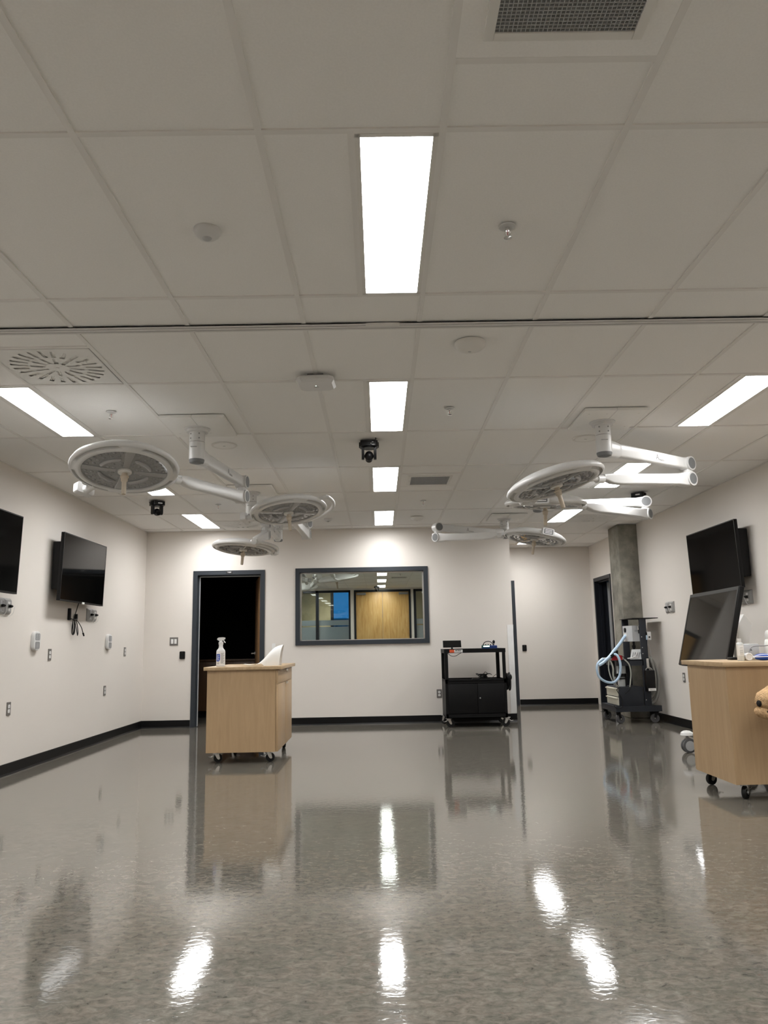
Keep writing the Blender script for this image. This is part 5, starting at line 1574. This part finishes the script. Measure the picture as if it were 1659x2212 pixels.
# ------------------------------------------------------------------ plush dog on a stool, muzzle showing at the right edge
def soft(name, balls, mat, parent, vox=0.009, disp=0.012):
    mb = MB()
    for c, r in balls:
        mb.sph(c, r, n=24, m=16)
    o = mb.build(name, mat, parent, 0)
    md = o.modifiers.new('remesh', 'REMESH')
    md.mode = 'VOXEL'
    md.voxel_size = vox
    md.use_smooth_shade = True
    sm = o.modifiers.new('smooth', 'SMOOTH')
    sm.iterations = 8
    sm.factor = 0.6
    tx = bpy.data.textures.new(name + ' fuzz', 'CLOUDS')
    tx.noise_scale = 0.018
    dm = o.modifiers.new('fuzz', 'DISPLACE')
    dm.texture = tx
    dm.strength = disp
    dm.mid_level = 0.5
    return o
DX, DYY, DZZ = 2.74, 5.16, 0.47
t = thing('plush_dog', 'tan plush dog with black nose and open mouth at the right edge', 'plush toy', T(DX, DYY, DZZ))
soft('body', [((0.10, 0.0, 0.115), (0.14, 0.12, 0.115)), ((0.08, 0.0, 0.22), (0.10, 0.10, 0.10)), ((0.02, -0.06, 0.05), (0.10, 0.05, 0.05)), ((0.02, 0.07, 0.05), (0.10, 0.05, 0.05)), ((-0.02, 0.0, 0.270), (0.150, 0.115, 0.105)), ((-0.13, -0.01, 0.245), (0.115, 0.092, 0.072)), ((-0.20, -0.01, 0.215), (0.098, 0.086, 0.066)), ((-0.235, -0.01, 0.195), (0.068, 0.068, 0.050)), ((0.03, 0.0, 0.17), (0.10, 0.09, 0.10))], M['fur'], t)
soft('lower_jaw', [((-0.215, -0.015, 0.118), (0.085, 0.062, 0.036)), ((-0.14, -0.01, 0.112), (0.09, 0.055, 0.034)), ((-0.272, -0.015, 0.135), (0.046, 0.050, 0.034))], M['fur'], t)
MB().sph((-0.205, -0.045, 0.136), (0.058, 0.070, 0.017)).build('mouth', M['furdark'], t)
MB().sph((-0.293, -0.036, 0.188), (0.014, 0.022, 0.021)).build('nose', M['furdark'], t)
for s_ in (-1, 1):
    MB().sph((-0.085, s_ * 0.072, 0.330), (0.012, 0.012, 0.014)).build('eye', M['black'], t)
    soft('ear', [((0.03, s_ * 0.115, 0.275), (0.035, 0.025, 0.085)), ((0.02, s_ * 0.122, 0.21), (0.045, 0.024, 0.05))], M['fur'], t)
t = thing('rolling_stool', 'low black round stool that carries the plush dog', 'stool', T(2.90, 5.16, 0))
MB().lathe([(0.0, 0.42), (0.155, 0.42), (0.168, 0.432), (0.168, 0.458), (0.158, 0.472), (0.0, 0.475)], 40).build('seat', M['black'], t)
MB().cyl((0, 0, 0.08), (0, 0, 0.42), 0.026, 0.022, 18).build('column', M['chrome'], t)
lg = MB()
for k in range(5):
    a = 2 * PI * k / 5
    lg.tube([(0, 0, 0.095), (0.10 * math.cos(a), 0.10 * math.sin(a), 0.085), (0.20 * math.cos(a), 0.20 * math.sin(a), 0.058)], 0.014, 8)
lg.build('star_base', M['chrome'], t)
for k in range(5):
    a = 2 * PI * k / 5
    MB().cyl((0.20 * math.cos(a) - 0.012 * math.sin(a), 0.20 * math.sin(a) + 0.012 * math.cos(a), 0.025), (0.20 * math.cos(a) + 0.012 * math.sin(a), 0.20 * math.sin(a) - 0.012 * math.cos(a), 0.025), 0.025, n=20).cyl((0.20 * math.cos(a), 0.20 * math.sin(a), 0.03), (0.20 * math.cos(a), 0.20 * math.sin(a), 0.06), 0.008, n=10).build('castor', M['rubber'], t)
# ------------------------------------------------------------------ camera, world, look
cam = bpy.data.cameras.new('camera')
co = bpy.data.objects.new('camera', cam)
COL.objects.link(co)
cam.sensor_fit = 'VERTICAL'
cam.sensor_height = 36.0
cam.sensor_width = 27.0
cam.lens = 1669.03 / 2212 * 36.0
cam.clip_start = 0.05
cam.clip_end = 200
p, yw, rl = 1.70629664e-01, 8.65494708e-03, -1.92393106e-02
f = V((math.sin(yw) * math.cos(p), math.cos(yw) * math.cos(p), math.sin(p)))
r0 = V((math.cos(yw), -math.sin(yw), 0))
u0 = r0.cross(f)
rt = r0 * math.cos(rl) + u0 * math.sin(rl)
up = -r0 * math.sin(rl) + u0 * math.cos(rl)
cm = Matrix.Identity(4)
for i in range(3):
    cm[i][0], cm[i][1], cm[i][2] = rt[i], up[i], -f[i]
cm[2][3] = CAMZ
co.matrix_world = cm
SC.camera = co
wd = bpy.data.worlds.new('world')
SC.world = wd
wd.use_nodes = True
bg = wd.node_tree.nodes['Background']
bg.inputs['Color'].default_value = (0.025, 0.26, 0.72, 1)
bg.inputs['Strength'].default_value = 1.0
vs_ = SC.view_settings
vs_.view_transform = 'Standard'
vs_.look = 'None'
vs_.gamma = 1.0
vs_.use_curve_mapping = False
vs_.exposure = EXPOSURE if 'EXPOSURE' in globals() else 0.0
cy = SC.cycles
cy.max_bounces = 10
cy.diffuse_bounces = 6
cy.glossy_bounces = 6
cy.transparent_max_bounces = 12
cy.sample_clamp_indirect = 6.0
cy.use_denoising = True
cy.caustics_reflective = False
